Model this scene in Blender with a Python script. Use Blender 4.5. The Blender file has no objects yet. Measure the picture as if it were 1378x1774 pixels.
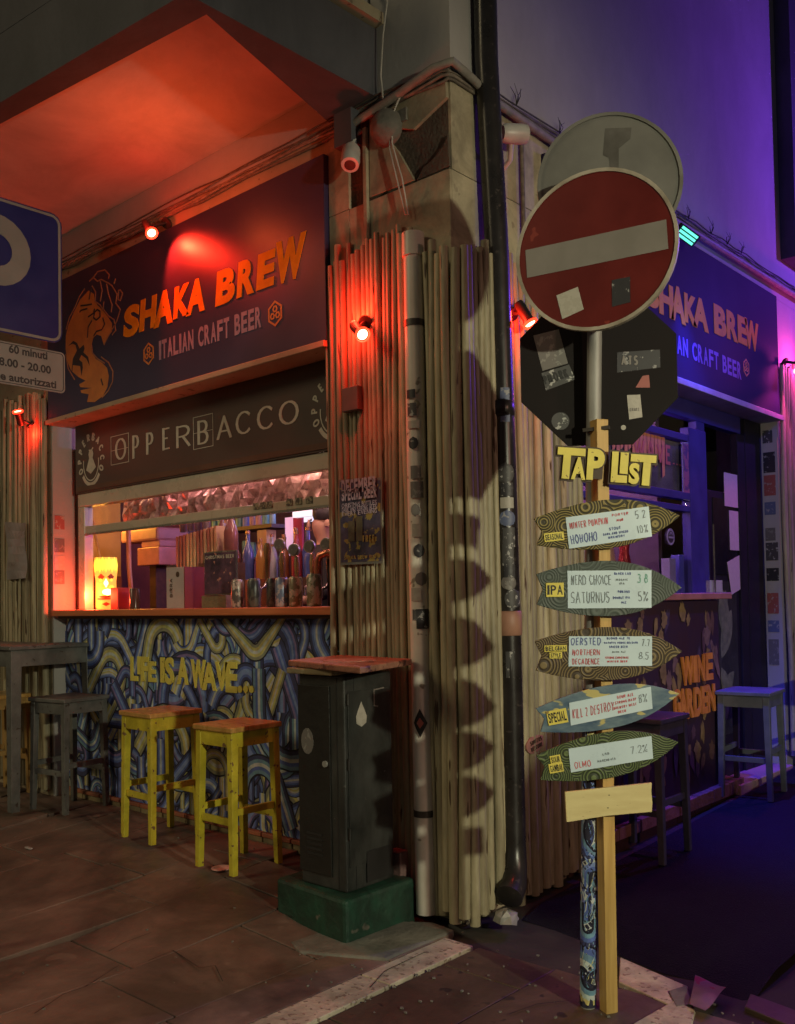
import bpy, bmesh, math, random
from math import pi, sin, cos, radians, sqrt, atan2
from mathutils import Matrix, Vector, Euler
random.seed(11)
scn = bpy.context.scene
COL = scn.collection
# ------------------------------------------------------------------ camera
F_, TH, PI_, RO, YP, HC = 1624.05, 0.733768, 0.0296947, -0.0177211, 993.03, 1.45
RM = (Matrix.Rotation(TH, 3, 'Z') @ Matrix.Rotation(pi/2+PI_, 3, 'X') @ Matrix.Rotation(RO, 3, 'Z'))
CAM = Vector((2.64173, -3.33617, HC))
cd = bpy.data.cameras.new('camera'); cam = bpy.data.objects.new('camera', cd); COL.objects.link(cam)
cam.matrix_world = Matrix.Translation(CAM) @ RM.to_4x4()
cd.sensor_fit = 'VERTICAL'; cd.sensor_height = 24; cd.lens = 24*F_/1774; cd.shift_y = (YP-887)/1774
cd.clip_start = .05; cd.clip_end = 400
scn.camera = cam
# ------------------------------------------------------------------ world, sun, exposure
w = bpy.data.worlds.new('World'); scn.world = w; w.use_nodes = True
wn = w.node_tree; bg = wn.nodes['Background']
sky = wn.nodes.new('ShaderNodeTexSky'); sky.sky_type = 'NISHITA'; sky.sun_disc = False
sky.sun_elevation = radians(-1.5); sky.sun_rotation = radians(200)
wn.links.new(sky.outputs[0], bg.inputs[0]); bg.inputs[1].default_value = 0.15
def lamp(kind, name, loc, col, power, aim=None, **kw):
    l = bpy.data.lights.new(name, kind); o = bpy.data.objects.new(name, l); COL.objects.link(o)
    o.location = loc; l.color = col; l.energy = power
    for k, v in kw.items(): setattr(l, k, v)
    if aim is not None:
        o.rotation_euler = (Vector(aim)-Vector(loc)).to_track_quat('-Z', 'Y').to_euler()
    return o
# faint city glow coming from the street behind the photographer
lamp('SUN', 'sun', (-5.0, -9, 5.6), (1.0, .80, .45), .52, aim=(-.8, 0, 0), angle=radians(18))
scn.view_settings.view_transform = 'Standard'; scn.view_settings.look = 'None'
scn.view_settings.exposure = 0; scn.view_settings.gamma = 1; scn.view_settings.use_curve_mapping = False
scn.render.engine = 'CYCLES'
# ------------------------------------------------------------------ photo ray helpers (points on real planes)
def ray(px, py): return RM @ Vector(((px-689)/F_, -(py-YP)/F_, -1.0))
def onY(px, py, y=0.0):
    d = ray(px, py); return CAM + d*((y-CAM.y)/d.y)
def onX(px, py, x=0.0):
    d = ray(px, py); return CAM + d*((x-CAM.x)/d.x)
def onZ(px, py, z=0.0):
    d = ray(px, py); return CAM + d*((z-CAM.z)/d.z)
FW = RM @ Vector((0, 0, -1))
def onD(px, py, dep):
    d = ray(px, py); return CAM + d*(dep/d.dot(FW))
def S_(t): t = max(0, min(1, t)); return t*t*(3-2*t)
def gz(x, y):
    v = 0
    if x < 0: v = .11*S_((-x-.1)/1.0)*S_((y+1.3)/1.3)
    return v + .035*max(y, 0)*S_((x+.3)/.3)
# ------------------------------------------------------------------ object helpers
ROOT = {}
def tag(o, label=None, cat=None, group=None, kind=None):
    if label: o['label'] = label
    if cat: o['category'] = cat
    if group: o['group'] = group
    if kind: o['kind'] = kind
    return o
def thing(name, loc, label=None, cat=None, group=None, rz=0.0, kind=None):
    o = bpy.data.objects.new(name, None); COL.objects.link(o); o.empty_display_size = .1
    o.location = loc; o.rotation_euler = (0, 0, rz)
    ROOT[o] = Vector(loc)
    return tag(o, label, cat, group, kind)
class MB:
    def __init__(s): s.v = []; s.f = []; s.m = []; s.c = None
    def add(s, vs, fs, m=0):
        b = len(s.v); s.v += [Vector(p) for p in vs]
        for f in fs: s.f.append([b+i for i in f]); s.m.append(m)
    def box(s, x0, x1, y0, y1, z0, z1, m=0):
        s.obox(((x0+x1)/2, (y0+y1)/2, (z0+z1)/2), (abs(x1-x0)/2, 0, 0), (0, abs(y1-y0)/2, 0), (0, 0, abs(z1-z0)/2), m); return s
    def obox(s, c, a, b, d, m=0):
        c, a, b, d = Vector(c), Vector(a), Vector(b), Vector(d)
        vs = [c+i*a+j*b+k*d for k in (-1, 1) for j in (-1, 1) for i in (-1, 1)]
        fs = [(0, 2, 3, 1), (4, 5, 7, 6), (0, 1, 5, 4), (2, 6, 7, 3), (0, 4, 6, 2), (1, 3, 7, 5)]
        if a.cross(b).dot(d) < 0: fs = [f[::-1] for f in fs]
        s.add(vs, fs, m); return s
    def bar(s, p, q, w, h, up=(0, 0, 1), m=0, w2=None, h2=None):
        p, q = Vector(p), Vector(q); d = (q-p).normalized(); up = Vector(up)
        a = d.cross(up)
        if a.length < 1e-4: a = d.cross(Vector((0, 1, 0)))
        a.normalize(); b = a.cross(d)
        w2 = w2 or w; h2 = h2 or h
        vs = [p-a*w/2-b*h/2, p+a*w/2-b*h/2, p+a*w/2+b*h/2, p-a*w/2+b*h/2, q-a*w2/2-b*h2/2, q+a*w2/2-b*h2/2, q+a*w2/2+b*h2/2, q-a*w2/2+b*h2/2]
        s.add(vs, [(3, 2, 1, 0), (4, 5, 6, 7), (0, 1, 5, 4), (1, 2, 6, 5), (2, 3, 7, 6), (3, 0, 4, 7)][::1], m); return s
    def prism(s, poly, off, m=0):
        poly = [Vector(p) for p in poly]; off = Vector(off); n = len(poly)
        nr = Vector((0, 0, 0))
        for i in range(n): nr += poly[i].cross(poly[(i+1) % n])
        if nr.dot(off) < 0: poly = poly[::-1]
        # poly faces +off at the far side
        vs = poly+[p+off for p in poly]
        s.add(vs, [tuple(range(n-1, -1, -1)), tuple(range(n, 2*n))]+[(i, (i+1) % n, n+(i+1) % n, n+i) for i in range(n)], m); return s
    def tube(s, path, rad, n=8, m=0, cap=True, squash=None):
        path = [Vector(p) for p in path]; k = len(path)
        if not hasattr(rad, '__len__'): rad = [rad]*k
        vs = []; prev = None
        for i, p in enumerate(path):
            t = (path[min(i+1, k-1)]-path[max(i-1, 0)]).normalized()
            if prev is None:
                a = t.cross(Vector((0, 0, 1)))
                if a.length < .05: a = t.cross(Vector((0, 1, 0)))
            else: a = prev - t*prev.dot(t)
            a.normalize(); prev = a; b = t.cross(a)
            for j in range(n):
                an = 2*pi*j/n; vs.append(p+a*cos(an)*rad[i]+b*sin(an)*rad[i])
        fs = [(i*n+j, i*n+(j+1) % n, (i+1)*n+(j+1) % n, (i+1)*n+j) for i in range(k-1) for j in range(n)]
        if cap: fs += [tuple(range(n-1, -1, -1)), tuple((k-1)*n+j for j in range(n))]
        s.add(vs, fs, m); return s
    def cyl(s, p, q, r, n=16, m=0, r2=None): return s.tube([p, q], [r, r if r2 is None else r2], n, m)
    def lathe(s, c, prof, n=20, m=0, axis=(0, 0, 1)):
        c = Vector(c); ax = Vector(axis).normalized(); q = Vector((0, 0, 1)).rotation_difference(ax)
        vs = []
        for r, h in prof:
            for j in range(n): vs.append(c+q@Vector((r*cos(2*pi*j/n), r*sin(2*pi*j/n), h)))
        k = len(prof)
        fs = [(i*n+j, i*n+(j+1) % n, (i+1)*n+(j+1) % n, (i+1)*n+j) for i in range(k-1) for j in range(n)]
        fs += [tuple(range(n-1, -1, -1)), tuple((k-1)*n+j for j in range(n))]
        s.add(vs, fs, m); return s
    def build(s, name, mats, parent=None, label=None, cat=None, group=None, kind=None, smooth=False, bevel=0, local=False, rootobj=None):
        me = bpy.data.meshes.new(name)
        if not isinstance(mats, (list, tuple)): mats = [mats]
        o = bpy.data.objects.new(name, me); COL.objects.link(o)
        if parent is not None:
            off = Vector((0, 0, 0)) if local else ROOT[parent]
            o.parent = parent; ROOT[o] = ROOT[parent]
        elif local: off = Vector((0, 0, 0)); ROOT[o] = off
        else:
            xs = [p.x for p in s.v]; ys = [p.y for p in s.v]; zs = [p.z for p in s.v]
            off = Vector(((min(xs)+max(xs))/2, (min(ys)+max(ys))/2, min(zs))); o.location = off; ROOT[o] = off
        me.from_pydata([tuple(p-off) for p in s.v], [], s.f)
        for m in mats: me.materials.append(m)
        me.polygons.foreach_set('material_index', s.m)
        if smooth: me.polygons.foreach_set('use_smooth', [True]*len(s.f))
        if s.c:
            at = me.color_attributes.new('Col', 'FLOAT_COLOR', 'CORNER')
            arr = []
            for f, c in zip(s.f, s.c): arr += list(c)*len(f)
            at.data.foreach_set('color', arr)
        me.update()
        if smooth == 'auto' or smooth:
            try: me.set_sharp_from_angle(angle=radians(52))
            except Exception: pass
        if bevel:
            md = o.modifiers.new('bevel', 'BEVEL'); md.width = bevel; md.segments = 2; md.limit_method = 'ANGLE'; md.angle_limit = radians(40)
        return tag(o, label, cat, group, kind)
def copy_tree(o, parent=None):
    c = o.copy(); COL.objects.link(c); c.parent = parent
    for ch in o.children: copy_tree(ch, c)
    return c
# ------------------------------------------------------------------ materials
def mat(name, col, col2=None, scale=8, rough=.6, metal=0, bump=0, bscale=None, rnd=0, emit=None, estr=0, stretch=None, specks=None, sscale=60, samt=.08, spec=.5, detail=6, coat=0, mixlo=.35, mixhi=.65, trans=0, stain=0, stsc=1.6, ststretch=(1, 1, 1)):
    m = bpy.data.materials.new(name); m.use_nodes = True; nt = m.node_tree; N = nt.nodes; L = nt.links
    b = N['Principled BSDF']; b.inputs['Roughness'].default_value = rough; b.inputs['Metallic'].default_value = metal
    b.inputs['Specular IOR Level'].default_value = spec; b.inputs['Coat Weight'].default_value = coat
    if trans: b.inputs['Transmission Weight'].default_value = trans
    tc = N.new('ShaderNodeTexCoord'); vec = tc.outputs['Object']
    oi = N.new('ShaderNodeObjectInfo')
    if stretch:
        mp = N.new('ShaderNodeMapping'); mp.inputs['Scale'].default_value = stretch; L.new(vec, mp.inputs[0]); vec = mp.outputs[0]
    ad = N.new('ShaderNodeVectorMath'); ad.operation = 'MULTIPLY_ADD'; L.new(oi.outputs['Random'], ad.inputs[0]); ad.inputs[1].default_value = (37, 21, 53); L.new(vec, ad.inputs[2]); vec = ad.outputs[0]
    c1 = (*col, 1); c2 = (*(col2 or tuple(x*.72 for x in col)), 1)
    nz = N.new('ShaderNodeTexNoise'); nz.inputs['Scale'].default_value = scale; nz.inputs['Detail'].default_value = detail; nz.inputs['Roughness'].default_value = .6
    L.new(vec, nz.inputs['Vector'])
    rp = N.new('ShaderNodeValToRGB'); rp.color_ramp.elements[0].position = mixlo; rp.color_ramp.elements[1].position = mixhi
    rp.color_ramp.elements[0].color = c2; rp.color_ramp.elements[1].color = c1
    L.new(nz.outputs['Fac'], rp.inputs[0]); out = rp.outputs[0]
    if specks:
        n2 = N.new('ShaderNodeTexNoise'); n2.inputs['Scale'].default_value = sscale; n2.inputs['Detail'].default_value = 2; L.new(vec, n2.inputs['Vector'])
        r2 = N.new('ShaderNodeValToRGB'); r2.color_ramp.elements[0].position = .5+samt*2; r2.color_ramp.elements[1].position = .53+samt*2
        L.new(n2.outputs['Fac'], r2.inputs[0]); mx = N.new('ShaderNodeMix'); mx.data_type = 'RGBA'
        L.new(r2.outputs[0], mx.inputs[0]); L.new(out, mx.inputs[6]); mx.inputs[7].default_value = (*specks, 1); out = mx.outputs[2]
    if rnd:
        mr = N.new('ShaderNodeMapRange'); mr.inputs[3].default_value = 1-rnd; mr.inputs[4].default_value = 1+rnd*.6
        L.new(oi.outputs['Random'], mr.inputs[0]); vm = N.new('ShaderNodeVectorMath'); vm.operation = 'SCALE'
        L.new(out, vm.inputs[0]); L.new(mr.outputs[0], vm.inputs['Scale']); out = vm.outputs[0]
    if stain:
        ge = N.new('ShaderNodeNewGeometry'); m2 = N.new('ShaderNodeMapping'); m2.inputs['Scale'].default_value = ststretch; L.new(ge.outputs['Position'], m2.inputs[0])
        n4 = N.new('ShaderNodeTexNoise'); n4.inputs['Scale'].default_value = stsc; n4.inputs['Detail'].default_value = 9; n4.inputs['Roughness'].default_value = .68; n4.inputs['Distortion'].default_value = .5; L.new(m2.outputs[0], n4.inputs['Vector'])
        r4 = N.new('ShaderNodeMapRange'); r4.inputs[1].default_value = .36; r4.inputs[2].default_value = .64; r4.inputs[3].default_value = 1-stain; r4.inputs[4].default_value = 1+stain*.45; L.new(n4.outputs['Fac'], r4.inputs[0])
        v4 = N.new('ShaderNodeVectorMath'); v4.operation = 'SCALE'; L.new(out, v4.inputs[0]); L.new(r4.outputs[0], v4.inputs['Scale']); out = v4.outputs[0]
    L.new(out, b.inputs['Base Color'])
    rr = N.new('ShaderNodeMapRange'); rr.inputs[3].default_value = max(.03, rough-.12); rr.inputs[4].default_value = min(1, rough+.12)
    L.new(nz.outputs['Fac'], rr.inputs[0]); L.new(rr.outputs[0], b.inputs['Roughness'])
    if bump:
        n3 = N.new('ShaderNodeTexNoise'); n3.inputs['Scale'].default_value = bscale or scale*4; n3.inputs['Detail'].default_value = 5; L.new(vec, n3.inputs['Vector'])
        bp = N.new('ShaderNodeBump'); bp.inputs['Strength'].default_value = bump; bp.inputs['Distance'].default_value = .01
        L.new(n3.outputs['Fac'], bp.inputs['Height']); L.new(bp.outputs[0], b.inputs['Normal'])
    if emit:
        b.inputs['Emission Color'].default_value = (*emit, 1); b.inputs['Emission Strength'].default_value = estr
    return m
def mat_rings(name, base, line, scale=9, freq=60, thick=.35, rough=.6):
    m = mat(name, base, rough=rough); nt = m.node_tree; N = nt.nodes; L = nt.links; b = N['Principled BSDF']
    tc = N.new('ShaderNodeTexCoord'); oi = N.new('ShaderNodeObjectInfo')
    ad = N.new('ShaderNodeVectorMath'); ad.operation = 'MULTIPLY_ADD'; L.new(oi.outputs['Random'], ad.inputs[0]); ad.inputs[1].default_value = (7, 3, 9); L.new(tc.outputs['Object'], ad.inputs[2])
    vo = N.new('ShaderNodeTexVoronoi'); vo.inputs['Scale'].default_value = scale; vo.inputs['Randomness'].default_value = .9; L.new(ad.outputs[0], vo.inputs['Vector'])
    mu = N.new('ShaderNodeMath'); mu.operation = 'MULTIPLY'; mu.inputs[1].default_value = freq; L.new(vo.outputs['Distance'], mu.inputs[0])
    si = N.new('ShaderNodeMath'); si.operation = 'SINE'; L.new(mu.outputs[0], si.inputs[0])
    rp = N.new('ShaderNodeValToRGB'); rp.color_ramp.elements[0].position = thick-.08; rp.color_ramp.elements[1].position = thick+.08
    rp.color_ramp.elements[0].color = (*line, 1); rp.color_ramp.elements[1].color = (*base, 1)
    L.new(si.outputs[0], rp.inputs[0]); L.new(rp.outputs[0], b.inputs['Base Color'])
    bp = N.new('ShaderNodeBump'); bp.inputs['Strength'].default_value = .4; bp.inputs['Distance'].default_value = .003
    L.new(si.outputs[0], bp.inputs['Height']); L.new(bp.outputs[0], b.inputs['Normal'])
    return m
def mat_attr(name, rough=.6, dirt=.35):
    m = bpy.data.materials.new(name); m.use_nodes = True; nt = m.node_tree; N = nt.nodes; L = nt.links; b = N['Principled BSDF']
    at = N.new('ShaderNodeAttribute'); at.attribute_name = 'Col'
    nz = N.new('ShaderNodeTexNoise'); nz.inputs['Scale'].default_value = 22; nz.inputs['Detail'].default_value = 6
    tc = N.new('ShaderNodeTexCoord'); L.new(tc.outputs['Object'], nz.inputs['Vector'])
    mr = N.new('ShaderNodeMapRange'); mr.inputs[1].default_value = .3; mr.inputs[2].default_value = .7; mr.inputs[3].default_value = 1-dirt; mr.inputs[4].default_value = 1.1
    L.new(nz.outputs['Fac'], mr.inputs[0]); vm = N.new('ShaderNodeVectorMath'); vm.operation = 'SCALE'; L.new(at.outputs['Color'], vm.inputs[0]); L.new(mr.outputs[0], vm.inputs['Scale'])
    L.new(vm.outputs[0], b.inputs['Base Color']); b.inputs['Roughness'].default_value = rough
    return m
def mat_marks(name, a, b_, scale=30, thr=.5, rough=.5):
    return mat(name, a, b_, scale=scale, rough=rough, mixlo=thr-.02, mixhi=thr+.02, detail=3, bump=0)
M = {}
M['ground'] = mat('ground_dirt', (.05, .042, .035), (.03, .025, .02), 5, .8, bump=.4)
M['slab'] = mat('paving_stone', (.235, .155, .120), (.14, .098, .080), 2.6, .5, bump=.5, bscale=12, rnd=.10, specks=(.24, .17, .135), sscale=5, samt=.085, detail=9, stain=.5, stsc=1.5)
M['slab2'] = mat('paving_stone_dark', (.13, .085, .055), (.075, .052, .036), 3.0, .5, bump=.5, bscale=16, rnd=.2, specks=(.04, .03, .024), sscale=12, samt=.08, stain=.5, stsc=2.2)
M['kerb'] = mat('travertine', (.62, .55, .40), (.42, .36, .26), 9, .6, bump=.5, bscale=40, specks=(.26, .2, .14), sscale=40, samt=.055, rnd=.1, stain=.35, stsc=4)
M['asphalt'] = mat('asphalt', (.018, .018, .026), (.011, .011, .016), 14, .75, bump=.7, bscale=140, specks=(.07, .07, .08), sscale=160, samt=.10, spec=.15)
M['plaster'] = mat('plaster', (.48, .46, .44), (.42, .40, .38), 1.2, .9, bump=.18, bscale=45, stain=.10, stsc=1.8, ststretch=(1, 1, .5))
M['plaster_white'] = mat('white_soffit_paint', (.60, .57, .52), (.50, .47, .43), 1.4, .8, bump=.1, bscale=50, stain=.2, stsc=1.4)
M['band'] = mat('cream_band', (.42, .36, .24), (.33, .27, .18), 4, .75, bump=.2, bscale=40, specks=(.2, .15, .1), sscale=20, samt=.08)
M['stone'] = mat('limestone_cladding', (.50, .44, .30), (.38, .32, .21), 3, .7, bump=.3, bscale=40, rnd=.1, specks=(.34, .29, .2), sscale=14, samt=.09, stain=.35, stsc=5)
M['render'] = mat('rough_render', (.13, .10, .075), (.08, .06, .045), 8, .95, bump=.9, bscale=60)
M['beam'] = mat('beam_paint', (.105, .105, .12), (.08, .08, .092), 2, .8, bump=.15, bscale=40, stain=.3, stsc=2, ststretch=(1, 1, .4))
M['cable'] = mat('cable_sheath', (.26, .22, .17), (.12, .1, .08), 30, .7, rnd=.45)
M['cable_white'] = mat('white_cable', (.6, .57, .5), rough=.6)
M['bamboo'] = mat('bamboo_cane', (.49, .45, .29), (.36, .31, .19), 6, .5, bump=.22, bscale=24, rnd=.25, stretch=(6, 6, .6), specks=(.1, .06, .03), sscale=7, samt=.08, stain=.3, stsc=3.5, ststretch=(2, 2, .6))
M['pvc'] = mat('white_pvc', (.80, .77, .68), (.66, .62, .52), 5, .35, specks=(.3, .27, .2), sscale=14, samt=.08)
M['black_metal'] = mat('black_painted_pipe', (.03, .026, .024), (.018, .016, .015), 8, .3, specks=(.06, .05, .045), sscale=40, samt=.08)
M['clamp'] = mat('dull_clamp', (.10, .09, .08), rough=.5, metal=.6)
M['galv'] = mat('galvanised_steel', (.38, .38, .36), (.24, .24, .22), 12, .6, metal=.35, bump=.1, stretch=(1, 1, .3))
M['sign_back'] = mat('weathered_aluminium', (.17, .17, .155), (.11, .11, .10), 3, .65, metal=.15, bump=.1, specks=(.12, .115, .1), sscale=5, samt=.09)
M['oct_back'] = mat('dark_sign_back', (.016, .013, .013), (.012, .010, .010), 5, .7, spec=.15)
M['sign_red'] = mat('sign_red', (.13, .008, .006), (.10, .007, .005), 6, .38, specks=(.22, .03, .02), sscale=18, samt=.1)
M['sign_white'] = mat('sign_white', (.24, .22, .20), (.20, .185, .165), 6, .4)
M['sign_rim'] = mat('sign_rim', (.5, .46, .38), (.3, .26, .2), 10, .5, metal=.3)
M['sign_blue'] = mat('parking_blue', (.014, .014, .12), (.011, .011, .10), 5, .35)
M['navy'] = mat('banner_navy', (.034, .030, .085), (.028, .024, .07), 2, .42, bump=.06, bscale=3)
M['navy_matte'] = mat('banner_navy_matte', (.030, .024, .07), (.024, .02, .058), 2, .7, bump=.06, bscale=3, spec=.1)
M['brown_banner'] = mat('banner_brown', (.085, .052, .04), (.065, .04, .03), 3, .55, bump=.1, bscale=6)
M['cream_print'] = mat('cream_print', (.62, .60, .50), (.50, .48, .40), 20, .6)
M['orange_print'] = mat('orange_print', (.80, .34, .015), (.64, .25, .01), 12, .6, spec=.1)
M['orange2'] = mat('deep_orange_print', (.62, .25, .05), (.50, .19, .04), 12, .5)
M['dark_print'] = mat('dark_print', (.035, .022, .03), rough=.5)
M['lilac_print'] = mat('lilac_print', (.30, .27, .38), (.24, .21, .31), 16, .5)
M['yellow_letter'] = mat('yellow_lettering', (.80, .70, .13), (.68, .58, .10), 14, .55, specks=(.3, .22, .06), sscale=50, samt=.09)
M['orange_letter'] = mat('orange_lettering', (.80, .30, .06), (.60, .2, .04), 14, .55)
M['brown_edge'] = mat('brown_backing', (.075, .045, .025), rough=.6)
M['yellow_paint'] = mat('yellow_furniture_paint', (.68, .58, .05), (.55, .46, .03), 9, .4, bump=.12, bscale=40, specks=(.22, .12, .05), sscale=24, samt=.08, stain=.25, stsc=7)
M['yellow_top'] = mat('orange_lit_wood_top', (.72, .42, .13), (.50, .27, .07), 5, .3, stretch=(1, 8, 1), stain=.25, stsc=9)  # wooden stool tops, the red lamp's orange put into the colour
M['grey_paint'] = mat('grey_furniture_paint', (.16, .165, .155), (.11, .115, .11), 9, .45, bump=.1, bscale=40, specks=(.06, .045, .035), sscale=24, samt=.08, stain=.3, stsc=6)
M['grey_blue_paint'] = mat('blue_grey_furniture_paint', (.15, .17, .21), (.10, .12, .15), 9, .42, bump=.1, bscale=40)
M['wood_top'] = mat('worn_table_top', (.40, .20, .13), (.24, .10, .07), 14, .5, bump=.5, bscale=60, specks=(.12, .05, .04), sscale=24, samt=.05)
M['counter'] = mat('counter_wood', (.66, .23, .09), (.52, .16, .06), 4, .35, stretch=(.5, 6, 6), bump=.1)
M['cabinet'] = mat('cabinet_grey', (.048, .051, .048), (.027, .029, .027), 5, .38, bump=.2, bscale=30, specks=(.13, .13, .12), sscale=30, samt=.12, stain=.45, stsc=5, ststretch=(1, 1, .3))
M['cabinet_dark'] = mat('cabinet_black', (.016, .015, .012), (.010, .009, .008), 3, .5, bump=.2, bscale=30)
M['green'] = mat('green_painted_concrete', (.012, .072, .042), (.02, .05, .034), 7, .6, bump=.5, bscale=30, specks=(.16, .15, .12), sscale=9, samt=.09, stain=.55, stsc=4)
M['concrete'] = mat('concrete', (.22, .21, .18), (.13, .125, .105), 6, .8, bump=.6, bscale=40)
M['brick_tile'] = mat('red_brick_tile', (.42, .14, .07), (.28, .10, .055), 12, .6, bump=.4, rnd=.25)
M['pink_tile'] = mat('pinkish_brick', (.40, .20, .16), (.26, .12, .1), 12, .6, bump=.4, rnd=.25)
M['tuff'] = mat('yellow_stone', (.32, .26, .14), (.20, .16, .09), 10, .8, bump=.6, rnd=.25)
M['post_wood'] = mat('yellow_pine', (.60, .40, .13), (.44, .27, .08), 5, .5, stretch=(10, 10, .5), bump=.15, rnd=.05)
M['plank_wood'] = mat('pale_painted_plank', (.72, .64, .32), (.62, .53, .25), 5, .55, stretch=(1, 1, 5), specks=(.4, .32, .15), sscale=30, samt=.1)
M['white_board'] = mat('whiteboard', (.62, .78, .86), (.57, .72, .80), 6, .3)
M['whitepaper'] = mat('paper', (.50, .48, .46), (.42, .4, .39), 8, .7)
M['mural'] = mat_attr('mural_paint')
M['mural_base'] = mat('mural_ground', (.03, .03, .06), rough=.7)
M['wood_dark'] = mat('dark_wood', (.10, .05, .03), (.06, .03, .02), 5, .5, stretch=(1, 6, 6))
M['frame_cream'] = mat('cream_aluminium', (.55, .51, .40), (.47, .43, .33), 5, .28, bump=.03)
M['frame_blue'] = mat('painted_metal_blue', (.055, .045, .26), (.04, .03, .2), 6, .4, spec=.25)
M['frame_dark'] = mat('dark_door_metal', (.022, .018, .03), rough=.5, spec=.2)
M['red_wall'] = mat('plain_red_wall', (.30, .09, .07), (.22, .06, .05), 4, .7)
M['ochre_wall'] = mat('ochre_wall', (.62, .40, .14), (.5, .3, .1), 3, .7)
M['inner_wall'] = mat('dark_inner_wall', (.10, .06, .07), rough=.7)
M['camera_white'] = mat('camera_white', (.62, .60, .55), rough=.35)
M['lamp_body'] = mat('lamp_black', (.025, .022, .02), rough=.4)
M['rubber'] = mat('black_plastic', (.02, .02, .02), rough=.5)
M['skin'] = mat('skin', (.45, .25, .17), (.4, .21, .14), 12, .5)
M['hair'] = mat('black_hair', (.015, .012, .012), rough=.5)
M['shirt'] = mat('black_cloth', (.02, .018, .022), rough=.9)
M['brass'] = mat('brass', (.62, .40, .20), (.5, .3, .14), 6, .25, metal=.85)
M['steel'] = mat('steel', (.5, .48, .46), rough=.25, metal=.9)
M['mirror_glass'] = mat('dark_glass', (.02, .02, .025), rough=.08)
def emis(name, col, s): return mat(name, col, rough=.5, emit=col, estr=s)
M['lens_red'] = emis('lens_red', (1, .25, .12), 22)
M['lens_mag'] = emis('lens_magenta', (1, .1, .8), 12)
M['led_cyan'] = emis('led_cyan', (.15, .95, .65), 1.3)
M['lit_panel'] = emis('lit_lilac_panel', (.75, .55, .85), .55)
M['lit_white'] = emis('lit_white_panel', (.8, .85, .95), .8)
M['street_lens'] = emis('street_lens', (1, .9, .6), 10)
def glass(name, tint=(1, 1, 1), mixv=.12, rough=.03):
    m = bpy.data.materials.new(name); m.use_nodes = True; nt = m.node_tree; N = nt.nodes; L = nt.links
    N.remove(N['Principled BSDF']); t = N.new('ShaderNodeBsdfTransparent'); t.inputs[0].default_value = (*tint, 1)
    g = N.new('ShaderNodeBsdfGlossy'); g.inputs['Roughness'].default_value = rough
    mx = N.new('ShaderNodeMixShader'); fr = N.new('ShaderNodeLayerWeight'); fr.inputs['Blend'].default_value = .5
    pw = N.new('ShaderNodeMath'); pw.operation = 'POWER'; pw.inputs[1].default_value = 4; L.new(fr.outputs['Facing'], pw.inputs[0])
    ad = N.new('ShaderNodeMath'); ad.operation = 'MULTIPLY_ADD'; ad.inputs[1].default_value = .5; ad.inputs[2].default_value = mixv*.5; L.new(pw.outputs[0], ad.inputs[0])
    L.new(ad.outputs[0], mx.inputs[0]); L.new(t.outputs[0], mx.inputs[1]); L.new(g.outputs[0], mx.inputs[2])
    L.new(mx.outputs[0], N['Material Output'].inputs[0]); return m
M['glass'] = glass('window_glass', (.92, .92, .92), .08)
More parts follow.
